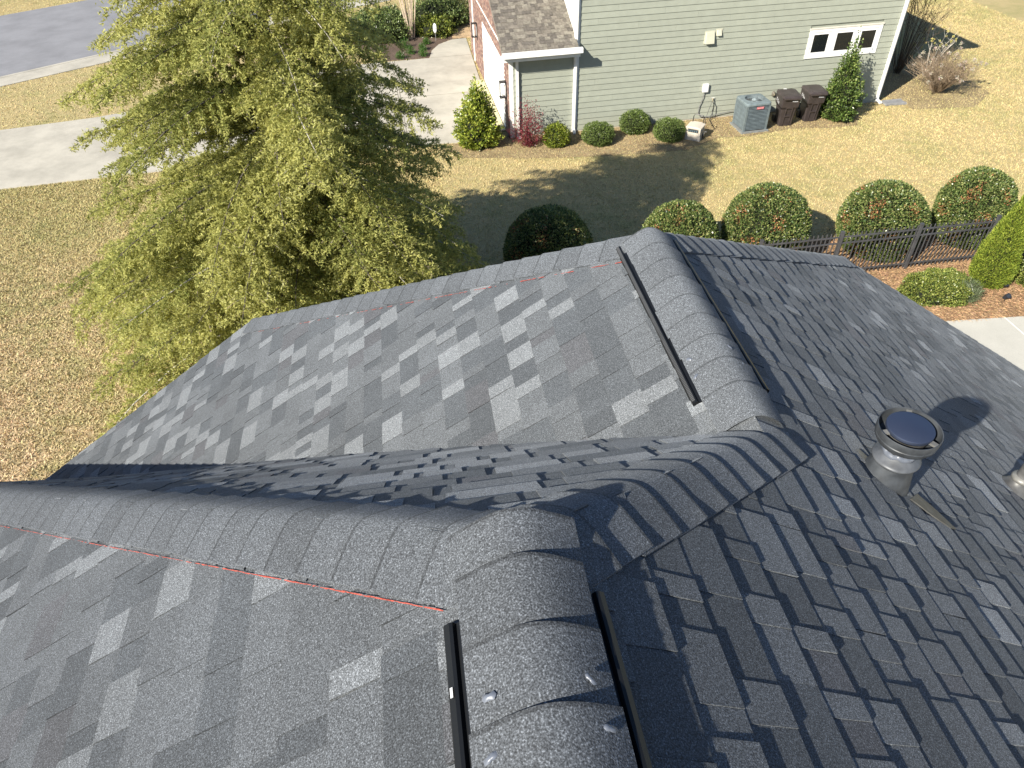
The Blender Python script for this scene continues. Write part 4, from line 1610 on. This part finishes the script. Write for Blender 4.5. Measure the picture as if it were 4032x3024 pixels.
# --- hose reel box
hr = thing('hose_reel', 'beige hose reel box on the mulch in front of the tap', 'hose reel', (8.83, 21.42, GZ))
fh = local_frame(8.83, 21.42, radians(-38))
BG = (0.52, 0.47, 0.39)
m1 = MB()
m1.box(-0.25, 0.25, -0.22, 0.22, 0.0, 0.40, BG, fh, taper=0.93)
m1.prism([(-0.25, 0.40), (0.25, 0.40), (0.25, 0.43), (0.12, 0.465), (-0.12, 0.465), (-0.25, 0.43)], -0.235, 0.235, tuple(c * 1.08 for c in BG), lambda p: fh((p[0], p[2], p[1])))
hb = m1.build('box', 'paint', hr)
m1 = MB()
m1.box(-0.17, 0.17, -0.226, -0.205, 0.28, 0.37, (0.02, 0.02, 0.022), fh)
m1.build('hose_slot', 'plastic', hr)
m1 = MB()
for k in range(5):
    m1.box(-0.15 + k * 0.065, -0.12 + k * 0.065, -0.232, -0.226, 0.29, 0.355, (0.10, 0.15, 0.17), fh)
m1.build('wound_hose', 'plastic', hr)
m1 = MB()
m1.box(0.238, 0.252, -0.14, 0.14, 0.05, 0.33, tuple(c * 0.82 for c in BG), fh)
m1.build('side_panel', 'paint', hr)
m1 = MB()
m1.lathe([(0, 0.0), (0.085, 0.0), (0.085, 0.025), (0.03, 0.03), (0, 0.03)], 18, (0, 0, 0), (0.022, 0.022, 0.024), fr=lambda p: fh((0.253 + p[2], 0.06 + p[0], 0.12 + p[1])))
m1.tube([(0.28, 0.06, 0.12), (0.30, 0.02, 0.27)], 0.018, 6, (0.55, 0.51, 0.43), fr=fh)
m1.tube([(0.30, 0.02, 0.27), (0.38, 0.02, 0.27)], 0.02, 8, (0.02, 0.02, 0.02), fr=fh)
m1.build('crank', 'plastic', hr)
m1 = MB()
m1.tube([(-0.17, 0.20, 0.38), (-0.17, 0.24, 0.62), (-0.14, 0.25, 0.68), (0.12, 0.25, 0.68), (0.17, 0.24, 0.62), (0.17, 0.20, 0.38)], 0.014, 6, (0.02, 0.02, 0.02), fr=fh)
m1.build('handle', 'plastic', hr)

# ============================================================ SHRUBS
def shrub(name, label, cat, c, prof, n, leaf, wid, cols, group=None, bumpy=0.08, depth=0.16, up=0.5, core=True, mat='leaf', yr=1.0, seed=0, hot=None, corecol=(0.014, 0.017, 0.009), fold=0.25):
    """prof: list of (radius, height); leaves lie in a shell over that shape"""
    t = thing(name, label, cat, (c[0], c[1], GZ), group)
    R_ = np.array([p[0] for p in prof])
    Z_ = np.array([p[1] for p in prof])
    seg = np.sqrt(np.diff(R_) ** 2 + np.diff(Z_) ** 2)
    area = seg * (R_[1:] + R_[:-1]) / 2
    cum = np.cumsum(area) / area.sum()
    r_g = np.random.default_rng(100 + seed)
    s = np.searchsorted(cum, r_g.random(n))
    k = r_g.random(n)
    rr = R_[s] + (R_[s + 1] - R_[s]) * k
    zz = Z_[s] + (Z_[s + 1] - Z_[s]) * k
    a = r_g.uniform(0, 2 * pi, n)
    # lumps
    ph = r_g.uniform(0, 2 * pi, 6)
    lump = 1 + bumpy * (np.sin(3 * a + ph[0] + zz * 4) * 0.5 + np.sin(7 * a + ph[1] - zz * 9) * 0.35 + np.sin(13 * a + ph[2] + zz * 17) * 0.3 + np.sin(zz * 23 + ph[3] + 5 * a) * 0.3)
    inn = 1 - depth * r_g.random(n) ** 1.6 / np.maximum(R_.max(), .3)
    x, y = rr * lump * inn * np.cos(a), rr * lump * inn * np.sin(a) * yr
    P = np.stack([c[0] + x, c[1] + y, GZ + np.maximum(0.01, zz * (0.5 + 0.5 * lump) * (0.5 + 0.5 * inn))], 1)
    slope = np.stack([np.cos(a), np.sin(a) * yr, np.full(n, 0.0)], 1)
    hgt = (zz / Z_.max())[:, None]
    D = slope * (1 - 0.6 * hgt) + np.array([0, 0, 1.0]) * (up * (0.4 + hgt)) + r_g.normal(size=(n, 3)) * 0.65
    w_ = np.array([q[1] for q in cols], float)
    idx = r_g.choice(len(cols), n, p=w_ / w_.sum())
    C = np.array([q[0] for q in cols])[idx]
    if hot is not None:      # patches of new growth
        col_h, prob, f_ = hot
        patch = (np.sin(a * 5 + ph[4]) * np.sin(zz * 6 + ph[5]) + 0.45 * np.cos(a - radians(215)) + r_g.normal(size=n) * 0.22)
        m_h = (patch > f_) & (r_g.random(n) < prob)
        C[m_h] = np.array(col_h)
    C = np.clip(C * (1 + r_g.normal(size=(n, 1)) * 0.18), 0.004, 0.8)
    leaf_cloud('foliage', P, D, leaf * r_g.uniform(0.7, 1.3, n), wid * r_g.uniform(0.75, 1.25, n), mat, C, t, fold)
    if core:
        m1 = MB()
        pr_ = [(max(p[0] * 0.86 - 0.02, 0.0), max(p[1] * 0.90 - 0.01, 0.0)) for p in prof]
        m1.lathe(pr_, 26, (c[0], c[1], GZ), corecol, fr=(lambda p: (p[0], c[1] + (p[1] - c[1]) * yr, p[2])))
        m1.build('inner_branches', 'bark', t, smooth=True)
    return t

def dome(R, h, z0=0.42, n=12, foot=0.86):
    out = [(R * foot * 0.85, 0.02), (R * foot, h * 0.12), (R * 0.97, h * z0 * 0.7), (R, h * z0)]
    for k in range(1, n + 1):
        t = pi / 2 * k / n
        out.append((max(R * cos(t) ** 0.92, 0.001), h * z0 + h * (1 - z0) * sin(t)))
    return out

HOLLY = [((0.065, 0.11, 0.032), 4), ((0.13, 0.18, 0.05), 5), ((0.23, 0.265, 0.085), 4), ((0.36, 0.36, 0.14), 1.8)]
hedges = [((2.65, 14.15), 1.04, 1.86, 'clipped round hedge shrub nearest the cedar tree'),
          ((5.82, 14.15), 0.92, 1.68, 'clipped round hedge shrub just beyond the roof peak, half in tree shade'),
          ((7.96, 14.15), 1.01, 1.89, 'clipped round hedge shrub with orange new leaves, just right of the roof peak'),
          ((10.97, 14.15), 1.01, 1.67, 'clipped round hedge shrub behind the fence section with two full posts'),
          ((13.36, 14.15), 0.86, 1.81, 'clipped round hedge shrub behind the pointed bright green conifer')]
for i, (c, R, h, lab) in enumerate(hedges):
    shrub('hedge_shrub', lab, 'shrub', c, dome(R, h), 26000, 0.052, 0.030, HOLLY, 'row of clipped round hedge shrubs', bumpy=0.025, depth=0.10, seed=i,
          hot=((0.42, 0.19, 0.09), 0.35, 0.85))

ABEL = [((0.16, 0.21, 0.045), 4), ((0.26, 0.30, 0.065), 4), ((0.35, 0.36, 0.10), 2), ((0.08, 0.12, 0.03), 3)]
BOX = [((0.11, 0.165, 0.04), 4), ((0.17, 0.23, 0.06), 4), ((0.24, 0.30, 0.09), 2), ((0.06, 0.09, 0.026), 2)]
shrub('low_shrub', 'low spreading bright green shrub at the foot of the black fence', 'shrub', (11.28, 11.98), dome(0.80, 0.50, 0.4, foot=1.0), 17000, 0.040, 0.024, ABEL, bumpy=0.16, depth=0.22, yr=0.72, seed=11)
shrub('low_shrub', 'low green shrub to the right of the pointed conifer', 'shrub', (14.05, 11.95), dome(0.75, 0.62, 0.4, foot=1.0), 13000, 0.040, 0.024, ABEL, bumpy=0.15, depth=0.22, yr=0.9, seed=12)
shrub('grass_tuft', 'pale grey green grassy tuft beside the low bright shrub', 'plant', (11.78, 11.62), [(0.16, 0.02), (0.22, 0.2), (0.18, 0.38), (0.001, 0.44)], 1500, 0.16, 0.010, [((0.22, 0.26, 0.15), 1), ((0.13, 0.17, 0.08), 1)], seed=13, up=1.4, core=False, bumpy=0.1, depth=0.5)
ARB = [((0.20, 0.27, 0.035), 4), ((0.29, 0.34, 0.045), 4), ((0.12, 0.17, 0.025), 3), ((0.36, 0.40, 0.07), 1)]
shrub('arborvitae', 'pointed bright yellow green conifer in front of the fence corner', 'conifer', (12.70, 12.20), [(0.30, 0.03), (0.40, 0.18), (0.44, 0.42), (0.41, 0.80), (0.32, 1.25), (0.20, 1.75), (0.08, 2.2), (0.001, 2.42)],
      26000, 0.060, 0.014, ARB, bumpy=0.06, depth=0.10, up=1.6, mat='leaf_soft', seed=14)
shrub('cone_laurel', 'cone shaped bright yellow green laurel between driveway and garage corner', 'shrub', (1.90, 22.35), [(0.42, 0.03), (0.60, 0.20), (0.64, 0.45), (0.55, 0.85), (0.40, 1.20), (0.25, 1.50), (0.14, 1.75), (0.001, 1.92)],
      9500, 0.090, 0.050, [((0.24, 0.30, 0.04), 4), ((0.36, 0.40, 0.065), 4), ((0.11, 0.16, 0.025), 3), ((0.46, 0.48, 0.10), 1.5)], bumpy=0.30, depth=0.22, seed=15)
shrub('nandina', 'airy dark red shrub against the pale garage side wall', 'shrub', (3.45, 21.95), [(0.22, 0.05), (0.42, 0.25), (0.52, 0.55), (0.42, 0.95), (0.26, 1.25), (0.001, 1.45)],
      4200, 0.055, 0.022, [((0.20, 0.035, 0.045), 4), ((0.30, 0.055, 0.07), 3), ((0.10, 0.025, 0.03), 3), ((0.12, 0.085, 0.05), 1)], bumpy=0.35, depth=0.75, core=False, seed=16)
shrub('round_shrub', 'small yellow green round shrub at the foot of the middle downspout', 'shrub', (4.36, 21.85), dome(0.43, 0.66), 5200, 0.055, 0.030, [((0.20, 0.25, 0.03), 4), ((0.30, 0.33, 0.05), 3), ((0.09, 0.13, 0.02), 3)], bumpy=0.14, depth=0.18, seed=17, group='small round shrubs along the green wall')
shrub('round_shrub', 'small dark green round shrub in the gap beside the yellow green one', 'shrub', (5.72, 21.75), dome(0.52, 0.62), 8200, 0.042, 0.020, BOX, bumpy=0.10, depth=0.16, seed=18, group='small round shrubs along the green wall')
shrub('round_shrub', 'small green round shrub set back closest to the green wall', 'shrub', (7.10, 22.38), dome(0.50, 0.66), 8200, 0.042, 0.020, BOX, bumpy=0.10, depth=0.16, seed=19, group='small round shrubs along the green wall')
shrub('round_shrub', 'small green round shrub immediately left of the hose reel box', 'shrub', (8.02, 21.55), dome(0.50, 0.64), 8200, 0.042, 0.020, BOX, bumpy=0.10, depth=0.16, seed=20, group='small round shrubs along the green wall')
shrub('tall_holly', 'tall narrow glossy holly between the bins and the house corner', 'shrub', (14.02, 22.05), [(0.42, 0.04), (0.58, 0.25), (0.60, 0.55), (0.47, 0.95), (0.34, 1.35), (0.21, 1.8), (0.12, 2.15), (0.001, 2.45)],
      13000, 0.075, 0.040, [((0.085, 0.14, 0.032), 4), ((0.14, 0.21, 0.05), 4), ((0.24, 0.29, 0.085), 2.5), ((0.045, 0.07, 0.02), 2)], bumpy=0.32, depth=0.28, seed=21)
FB = [((0.13, 0.185, 0.055), 4), ((0.19, 0.25, 0.08), 4), ((0.27, 0.31, 0.12), 1.5), ((0.07, 0.10, 0.035), 3)]
shrub('leafy_bush', 'loose dark green bush left of the bare multi stem tree', 'bush', (-1.05, 35.0), dome(1.35, 1.05, 0.35, foot=0.95), 9000, 0.10, 0.045, FB, bumpy=0.22, depth=0.4, yr=1.1, seed=22)
shrub('leafy_bush', 'feathery green bush behind the white garden stake', 'bush', (1.55, 35.9), dome(1.30, 1.25, 0.35, foot=0.9), 8500, 0.11, 0.040, FB, bumpy=0.28, depth=0.6, seed=23)
shrub('leafy_bush', 'low yellow green bush directly beside the white garden stake', 'bush', (1.35, 34.75), dome(0.85, 0.75, 0.35, foot=0.9), 4200, 0.11, 0.05, [((0.21, 0.25, 0.04), 4), ((0.30, 0.33, 0.07), 3), ((0.10, 0.14, 0.03), 2)], bumpy=0.28, depth=0.5, seed=24)
shrub('leafy_bush', 'pale olive bush near the brick porch pier', 'bush', (2.45, 36.3), dome(0.9, 1.3, 0.35, foot=0.8), 4200, 0.10, 0.035, [((0.20, 0.22, 0.08), 3), ((0.28, 0.27, 0.13), 2), ((0.10, 0.12, 0.04), 2)], bumpy=0.3, depth=0.7, seed=25, core=False)
GR = [((0.06, 0.13, 0.025), 3), ((0.10, 0.19, 0.04), 2)]
sprout_at = [((-0.11, 33.04), 'largest green sprout nearest the dark bush in the mulch', 0.24), ((0.09, 32.16), 'green sprout in the middle of the lower left pair in the mulch', 0.20), ((-0.36, 31.62), 'green sprout closest to the driveway edge and the cedar', 0.18),
             ((0.62, 32.53), 'green sprout in the middle of the mulch nearest the curved slab', 0.18), ((0.60, 31.72), 'green sprout touching the driveway at the curved slab', 0.19), ((0.85, 33.32), 'green sprout highest up, near the white garden stake', 0.16)]
for i, (c, lab, R) in enumerate(sprout_at):
    shrub('sprout', lab, 'plant', c, [(R * .6, 0.01), (R, R * .5), (R * .8, R * 1.1), (0.001, R * 1.5)], 500, 0.10, 0.016, GR, 'green sprouts in the front mulch', bumpy=0.1, depth=0.5, core=False, seed=30 + i, up=1.0)

stk = thing('garden_stake', 'white oval garden stake in the front mulch bed', 'ornament', (1.28, 33.74, GZ))
m1 = MB()
m1.lathe([(0.0, -0.20), (0.05, -0.17), (0.075, -0.08), (0.08, 0.0), (0.075, 0.08), (0.05, 0.17), (0.0, 0.20)], 16, (0, 0, 0), (0.85, 0.85, 0.85), fr=lambda p: (1.28 + p[0], 33.74 + p[1] * 0.25, GZ + 0.52 + p[2]))
m1.build('oval_plate', 'paint', stk, smooth=True)
m1 = MB()
m1.tube([(1.28, 33.74, GZ), (1.28, 33.74, GZ + 0.34)], 0.012, 6, (0.25, 0.25, 0.25))
m1.build('rod', 'steel', stk)

def uplight(x, y, label):
    t = thing('garden_light', label, 'garden light', (x, y, GZ), 'small dark garden spotlights')
    m1 = MB()
    fr = lambda p: (x + p[0], y + p[1] * 0.8 - p[2] * 0.6, GZ + 0.13 + p[2] * 0.8 + p[1] * 0.6)
    m1.lathe([(0.0, -0.09), (0.035, -0.09), (0.05, -0.03), (0.055, 0.06), (0.06, 0.07), (0.048, 0.07), (0.045, 0.04), (0.0, 0.035)], 16, (0, 0, 0), (0.03, 0.035, 0.045), fr=fr)
    m1.build('lamp_head', 'plastic', t, smooth=radians(40))
    m1 = MB()
    m1.tube([(x, y, GZ), (x, y, GZ + 0.08)], 0.012, 6, (0.02, 0.02, 0.02))
    m1.build('spike', 'plastic', t)

uplight(12.64, 11.46, 'small dark garden spotlight alone in the open pine straw')
uplight(12.88, 11.88, 'small dark garden spotlight at the foot of the pointed conifer')

# ------------------------------------------------------------ bare woody plants
def twig_plant(name, label, cat, c, n, spread, h, col, tipcol=None, nt_=0, tip=0.05, r0=0.008, seed=0, up=1.0, sub=3, group=None):
    t = thing(name, label, cat, (c[0], c[1], GZ), group)
    r_ = random.Random(seed)
    m1 = MB()
    tips = []
    for i in range(n):
        a = r_.uniform(0, 2 * pi)
        sp = spread * sqrt(r_.random())
        hh = h * r_.uniform(0.6, 1.0) * (1 - 0.35 * (sp / spread) ** 2)
        p0 = Vector((c[0] + 0.12 * cos(a) * r_.random(), c[1] + 0.12 * sin(a) * r_.random(), GZ))
        p3 = Vector((c[0] + sp * cos(a), c[1] + sp * sin(a), GZ + hh))
        mid = p0.lerp(p3, 0.5) + Vector((0, 0, 0.12 * h)) + Vector([r_.uniform(-.06, .06) * h for _ in range(3)])
        k = r_.uniform(0.7, 1.25)
        tn = tuple(x * k for x in col)
        m1.tube([p0, mid, p3], [r0, r0 * 0.7, r0 * 0.3], 3, tn, caps=False)
        tips.append(p3)
        for _ in range(sub):
            f = r_.uniform(0.45, 0.95)
            q0 = mid.lerp(p3, (f - 0.45) / 0.5)
            q1 = q0 + Vector((r_.uniform(-.18, .18), r_.uniform(-.18, .18), r_.uniform(0.05, 0.22))) * h * 0.8
            m1.tube([q0, q1], [r0 * 0.45, r0 * 0.2], 3, tn, caps=False)
            tips.append(q1)
    m1.build('stems', 'bark', t)
    if tipcol:
        r_.shuffle(tips)
        P, C_ = [], []
        for p in tips[:nt_]:
            k = r_.uniform(0.7, 1.15)
            for _ in range(46):
                d = unit(np.array([r_.gauss(0, 1), r_.gauss(0, 1), r_.gauss(0, 1)]))
                P.append(np.array(p) + d * tip * r_.uniform(0.3, 1.0))
                C_.append([x * k * r_.uniform(.8, 1.15) for x in tipcol])
        P = np.array(P)
        leaf_cloud('flower_heads', P, rng.normal(size=P.shape), 0.035, 0.028, 'leaf_soft', np.array(C_), t)
    return t

twig_plant('dried_hydrangea', 'bare twiggy hydrangea with pale dried flower heads on the lawn', 'shrub', (18.55, 23.45), 330, 1.30, 1.55, (0.27, 0.205, 0.14), (0.60, 0.53, 0.43), 34, 0.075, 0.007, seed=61, sub=4)
twig_plant('bare_shrub', 'dark bare shrub in the shade behind the green house corner', 'shrub', (18.3, 25.6), 36, 1.3, 3.6, (0.11, 0.085, 0.06), None, 0, seed=62, r0=0.014, sub=6)
twig_plant('white_stem_shrub', 'few pale bare stems with tiny yellow buds behind the hydrangea', 'shrub', (19.1, 25.0), 12, 1.0, 1.9, (0.55, 0.51, 0.44), (0.55, 0.50, 0.20), 26, 0.03, 0.014, seed=63, sub=5)
cm = twig_plant('crape_myrtle', 'bare pale multi stem tree in the front mulch bed', 'tree', (0.23, 34.35), 11, 0.9, 5.2, (0.50, 0.41, 0.31), None, 0, seed=64, r0=0.036, sub=5)

# ============================================================ BLACK PICKET FENCE
FENCE = (0.065, 0.065, 0.068)

def fence_run(A, B, npost, label, first_post=True):
    A, B = np.array(A, float), np.array(B, float)
    L = np.linalg.norm(B - A)
    d = (B - A) / L
    rot = atan2(d[1], d[0])
    t = thing('picket_fence', label, 'fence', (A[0], A[1], GZ))
    c_, s_ = cos(rot), sin(rot)
    fr = lambda p: (A[0] + p[0] * c_ - p[1] * s_, A[1] + p[0] * s_ + p[1] * c_, GZ + p[2])
    sp = L / (npost - 1)
    for k in range(0 if first_post else 1, npost):
        m1 = MB()
        x = k * sp
        m1.box(x - 0.032, x + 0.032, -0.032, 0.032, -0.05, 1.20, FENCE, fr)
        m1.prism([(x - .038, -.038), (x + .038, -.038), (x + .038, .038), (x - .038, .038)], 1.20, 1.225, FENCE, fr)
        m1.build('post', 'plastic', t)
    for z in (1.06, 0.90, 0.14):
        m1 = MB()
        m1.box(0, L, -0.014, 0.014, z, z + 0.032, FENCE, fr)
        m1.build('rail', 'plastic', t)
    proto = None
    n = int(L / 0.105)
    for k in range(1, n):
        x = k * L / n
        if min(abs(x - j * sp) for j in range(npost)) < 0.045:
            continue
        if proto is None:
            m1 = MB()
            m1.box(-0.0095, 0.0095, -0.0095, 0.0095, 0.05, 1.165, FENCE)
            m1.add([(-.0095, -.0095, 1.165), (.0095, -.0095, 1.165), (.0095, .0095, 1.165), (-.0095, .0095, 1.165), (0, 0, 1.195)], [(0, 1, 4), (1, 2, 4), (2, 3, 4), (3, 0, 4)], FENCE)
            me = None
            tmp = m1.build('picket', 'plastic', None)
            proto = tmp
            o = tmp
        else:
            o = proto.copy()
            COL.objects.link(o)
        o.parent = t
        p = fr((x, 0, 0))
        o.location = (p[0] - A[0], p[1] - A[1], 0)
        o.rotation_euler = (0, 0, rot)
    return t

fence_run((5.41, 13.10), (13.13, 13.10), 5, 'black metal picket fence running in front of the round hedge shrubs')
fence_run((13.25, 12.55), (15.15, 14.10), 2, 'short angled black picket fence run right of the pointed conifer')

# ============================================================ CEDAR
TB = (-2.2, 12.3)
TH = 9.7
ced = thing('cedar_tree', 'large drooping yellow green cedar on the left lawn', 'tree', (TB[0], TB[1], GZ))
m1 = MB()
tp = []
for k in range(14):
    f = k / 13
    tp.append((TB[0] + 0.08 * sin(f * 9), TB[1] + 0.06 * sin(f * 7 + 1), GZ + TH * f))
m1.tube(tp, [0.20 * (1 - 0.92 * k / 13) for k in range(14)], 9, (0.16, 0.145, 0.13))
m1.build('trunk', 'bark', ced, smooth=True)
rt = random.Random(77)
NP, ND, NC = [], [], []          # needle tufts: position, twig direction, tone class
TP, TD, TL = [], [], []          # twigs
tuft_r = np.random.default_rng(5)
z = 0.7
gold = 0.0
nb = 0
while z < TH - 0.25:
    f = (TH - z) / (TH - 1.6)
    R = 4.25 * min(1.0, f) ** 0.56
    gold += 2.39996 + rt.uniform(-0.5, 0.5)
    az = gold
    asym = 1 + 0.17 * (-cos(az)) - (0.16 * max(0.0, -sin(az)) * max(0.0, -cos(az) + 0.3) if z < 4.0 else 0.0)
    L = R * asym * (rt.uniform(0.78, 1.08) if rt.random() < 0.8 else rt.uniform(0.55, 1.15))
    if abs(z - 5.0) < 0.12 and False:
        pass
    d = np.array([cos(az), sin(az), 0.0])
    rise, droop = rt.uniform(0.06, 0.22), rt.uniform(0.22, 0.46)
    x0 = np.array([TB[0], TB[1], GZ + z])
    bend = rt.uniform(-0.14, 0.14)
    side = np.array([-d[1], d[0], 0.0])
    def bp(s):
        return x0 + d * L * s + side * bend * L * s * s + np.array([0, 0, L * (rise * s - droop * s * s)])
    pts = [tuple(bp(k / 6)) for k in range(7)]
    m1 = MB()
    pale = rt.random() < 0.16
    m1.tube(pts, [max(0.028 * (L / 3.5) * (1 - 0.85 * k / 6), 0.004) for k in range(7)], 5, (0.40, 0.37, 0.33) if pale else (0.11, 0.095, 0.08), caps=False)
    m1.build('branch', 'bark', ced)
    nb += 1
    bt = rt.uniform(0, 1)
    s = 0.10
    sg = 1
    while s < 1.0:
        p = bp(s)
        tdir = unit(bp(min(s + 0.05, 1.05)) - p)
        sg = -sg
        l2 = (0.34 * L * (1 - s) ** 0.7 * rt.uniform(0.5, 1.1) + 0.14) * (0.5 + 0.5 * min(1, s / 0.25))
        l2 = min(l2, 1.05)
        sd2 = unit(np.cross(tdir, [0, 0, 1.0])) * sg
        fwd = rt.uniform(0.45, 1.0)
        dd = unit(sd2 + tdir * fwd + np.array([0, 0, rt.uniform(-0.12, 0.16)]))
        dr = rt.uniform(0.15, 0.60)
        ns = max(3, int(l2 / 0.030))
        kk = np.arange(ns) / ns
        Q = p + dd * (l2 * kk)[:, None] + np.stack([np.zeros(ns), np.zeros(ns), -dr * l2 * kk ** 2 * 0.6], 1)
        T_ = unit(dd[None, :] + np.stack([np.zeros(ns), np.zeros(ns), -dr * 1.2 * kk], 1))
        NP.append(Q)
        ND.append(T_)
        NC.append(np.stack([np.full(ns, bt), kk * 0.6 + 0.4 * s], 1))
        hs = ns // 2
        TP += [Q[0], Q[hs]]
        TD += [Q[hs] - Q[0], Q[-1] - Q[hs]]
        TL += [np.linalg.norm(Q[hs] - Q[0]) * 1.05, np.linalg.norm(Q[-1] - Q[hs]) * 1.05]
        # hanging third-order sprays
        for _ in range(int(l2 / 0.14)):
            i0 = rt.randrange(ns)
            l3 = rt.uniform(0.10, 0.26)
            n3 = max(2, int(l3 / 0.034))
            k3 = np.arange(n3) / n3
            d3 = unit(np.array([rt.gauss(0, .6), rt.gauss(0, .6), -0.22]) + dd * 0.8)
            Q3 = Q[i0] + d3 * (l3 * k3)[:, None] + np.stack([np.zeros(n3), np.zeros(n3), -0.25 * l3 * k3 ** 2], 1)
            NP.append(Q3)
            ND.append(np.repeat(d3[None, :], n3, 0))
            NC.append(np.stack([np.full(n3, bt), 0.5 + 0.5 * k3], 1))
        s += 0.088 / L * rt.uniform(0.8, 1.2)
    z += (0.026 if z < 3.6 else 0.040) * (1.25 - 0.3 * min(1, f)) * rt.uniform(0.7, 1.3)
NP = np.concatenate(NP)
ND = np.concatenate(ND)
NC = np.concatenate(NC)
REP = 5
P = np.repeat(NP, REP, 0) + rng.normal(size=(len(NP) * REP, 3)) * 0.022
Dn = np.repeat(ND, REP, 0) * 0.62 + rng.normal(size=P.shape) * 0.70 + np.array([0, 0, 0.18])
cc = np.repeat(NC, REP, 0)
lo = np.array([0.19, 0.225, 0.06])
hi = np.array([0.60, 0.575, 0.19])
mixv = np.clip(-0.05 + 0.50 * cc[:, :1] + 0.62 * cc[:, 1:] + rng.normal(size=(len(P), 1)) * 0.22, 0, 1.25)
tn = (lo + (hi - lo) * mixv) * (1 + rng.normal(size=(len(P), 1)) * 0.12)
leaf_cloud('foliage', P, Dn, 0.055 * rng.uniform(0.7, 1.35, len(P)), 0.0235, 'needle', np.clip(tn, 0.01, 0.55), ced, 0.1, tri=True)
TP, TD, TL = np.array(TP), np.array(TD), np.array(TL)
leaf_cloud('twigs', TP, TD, TL, 0.014, 'bark', jit((0.17, 0.14, 0.11), len(TP), 0.4, 0.05), ced, 0.0)
print('cedar branches', nb, 'needles', len(P), 'tris', sum(sum(len(p.vertices) - 2 for p in o.data.polygons) if len(o.data.polygons) < 20000 else len(o.data.polygons) * (len(o.data.polygons[0].vertices) - 2) for o in COL.objects if o.type == 'MESH'))
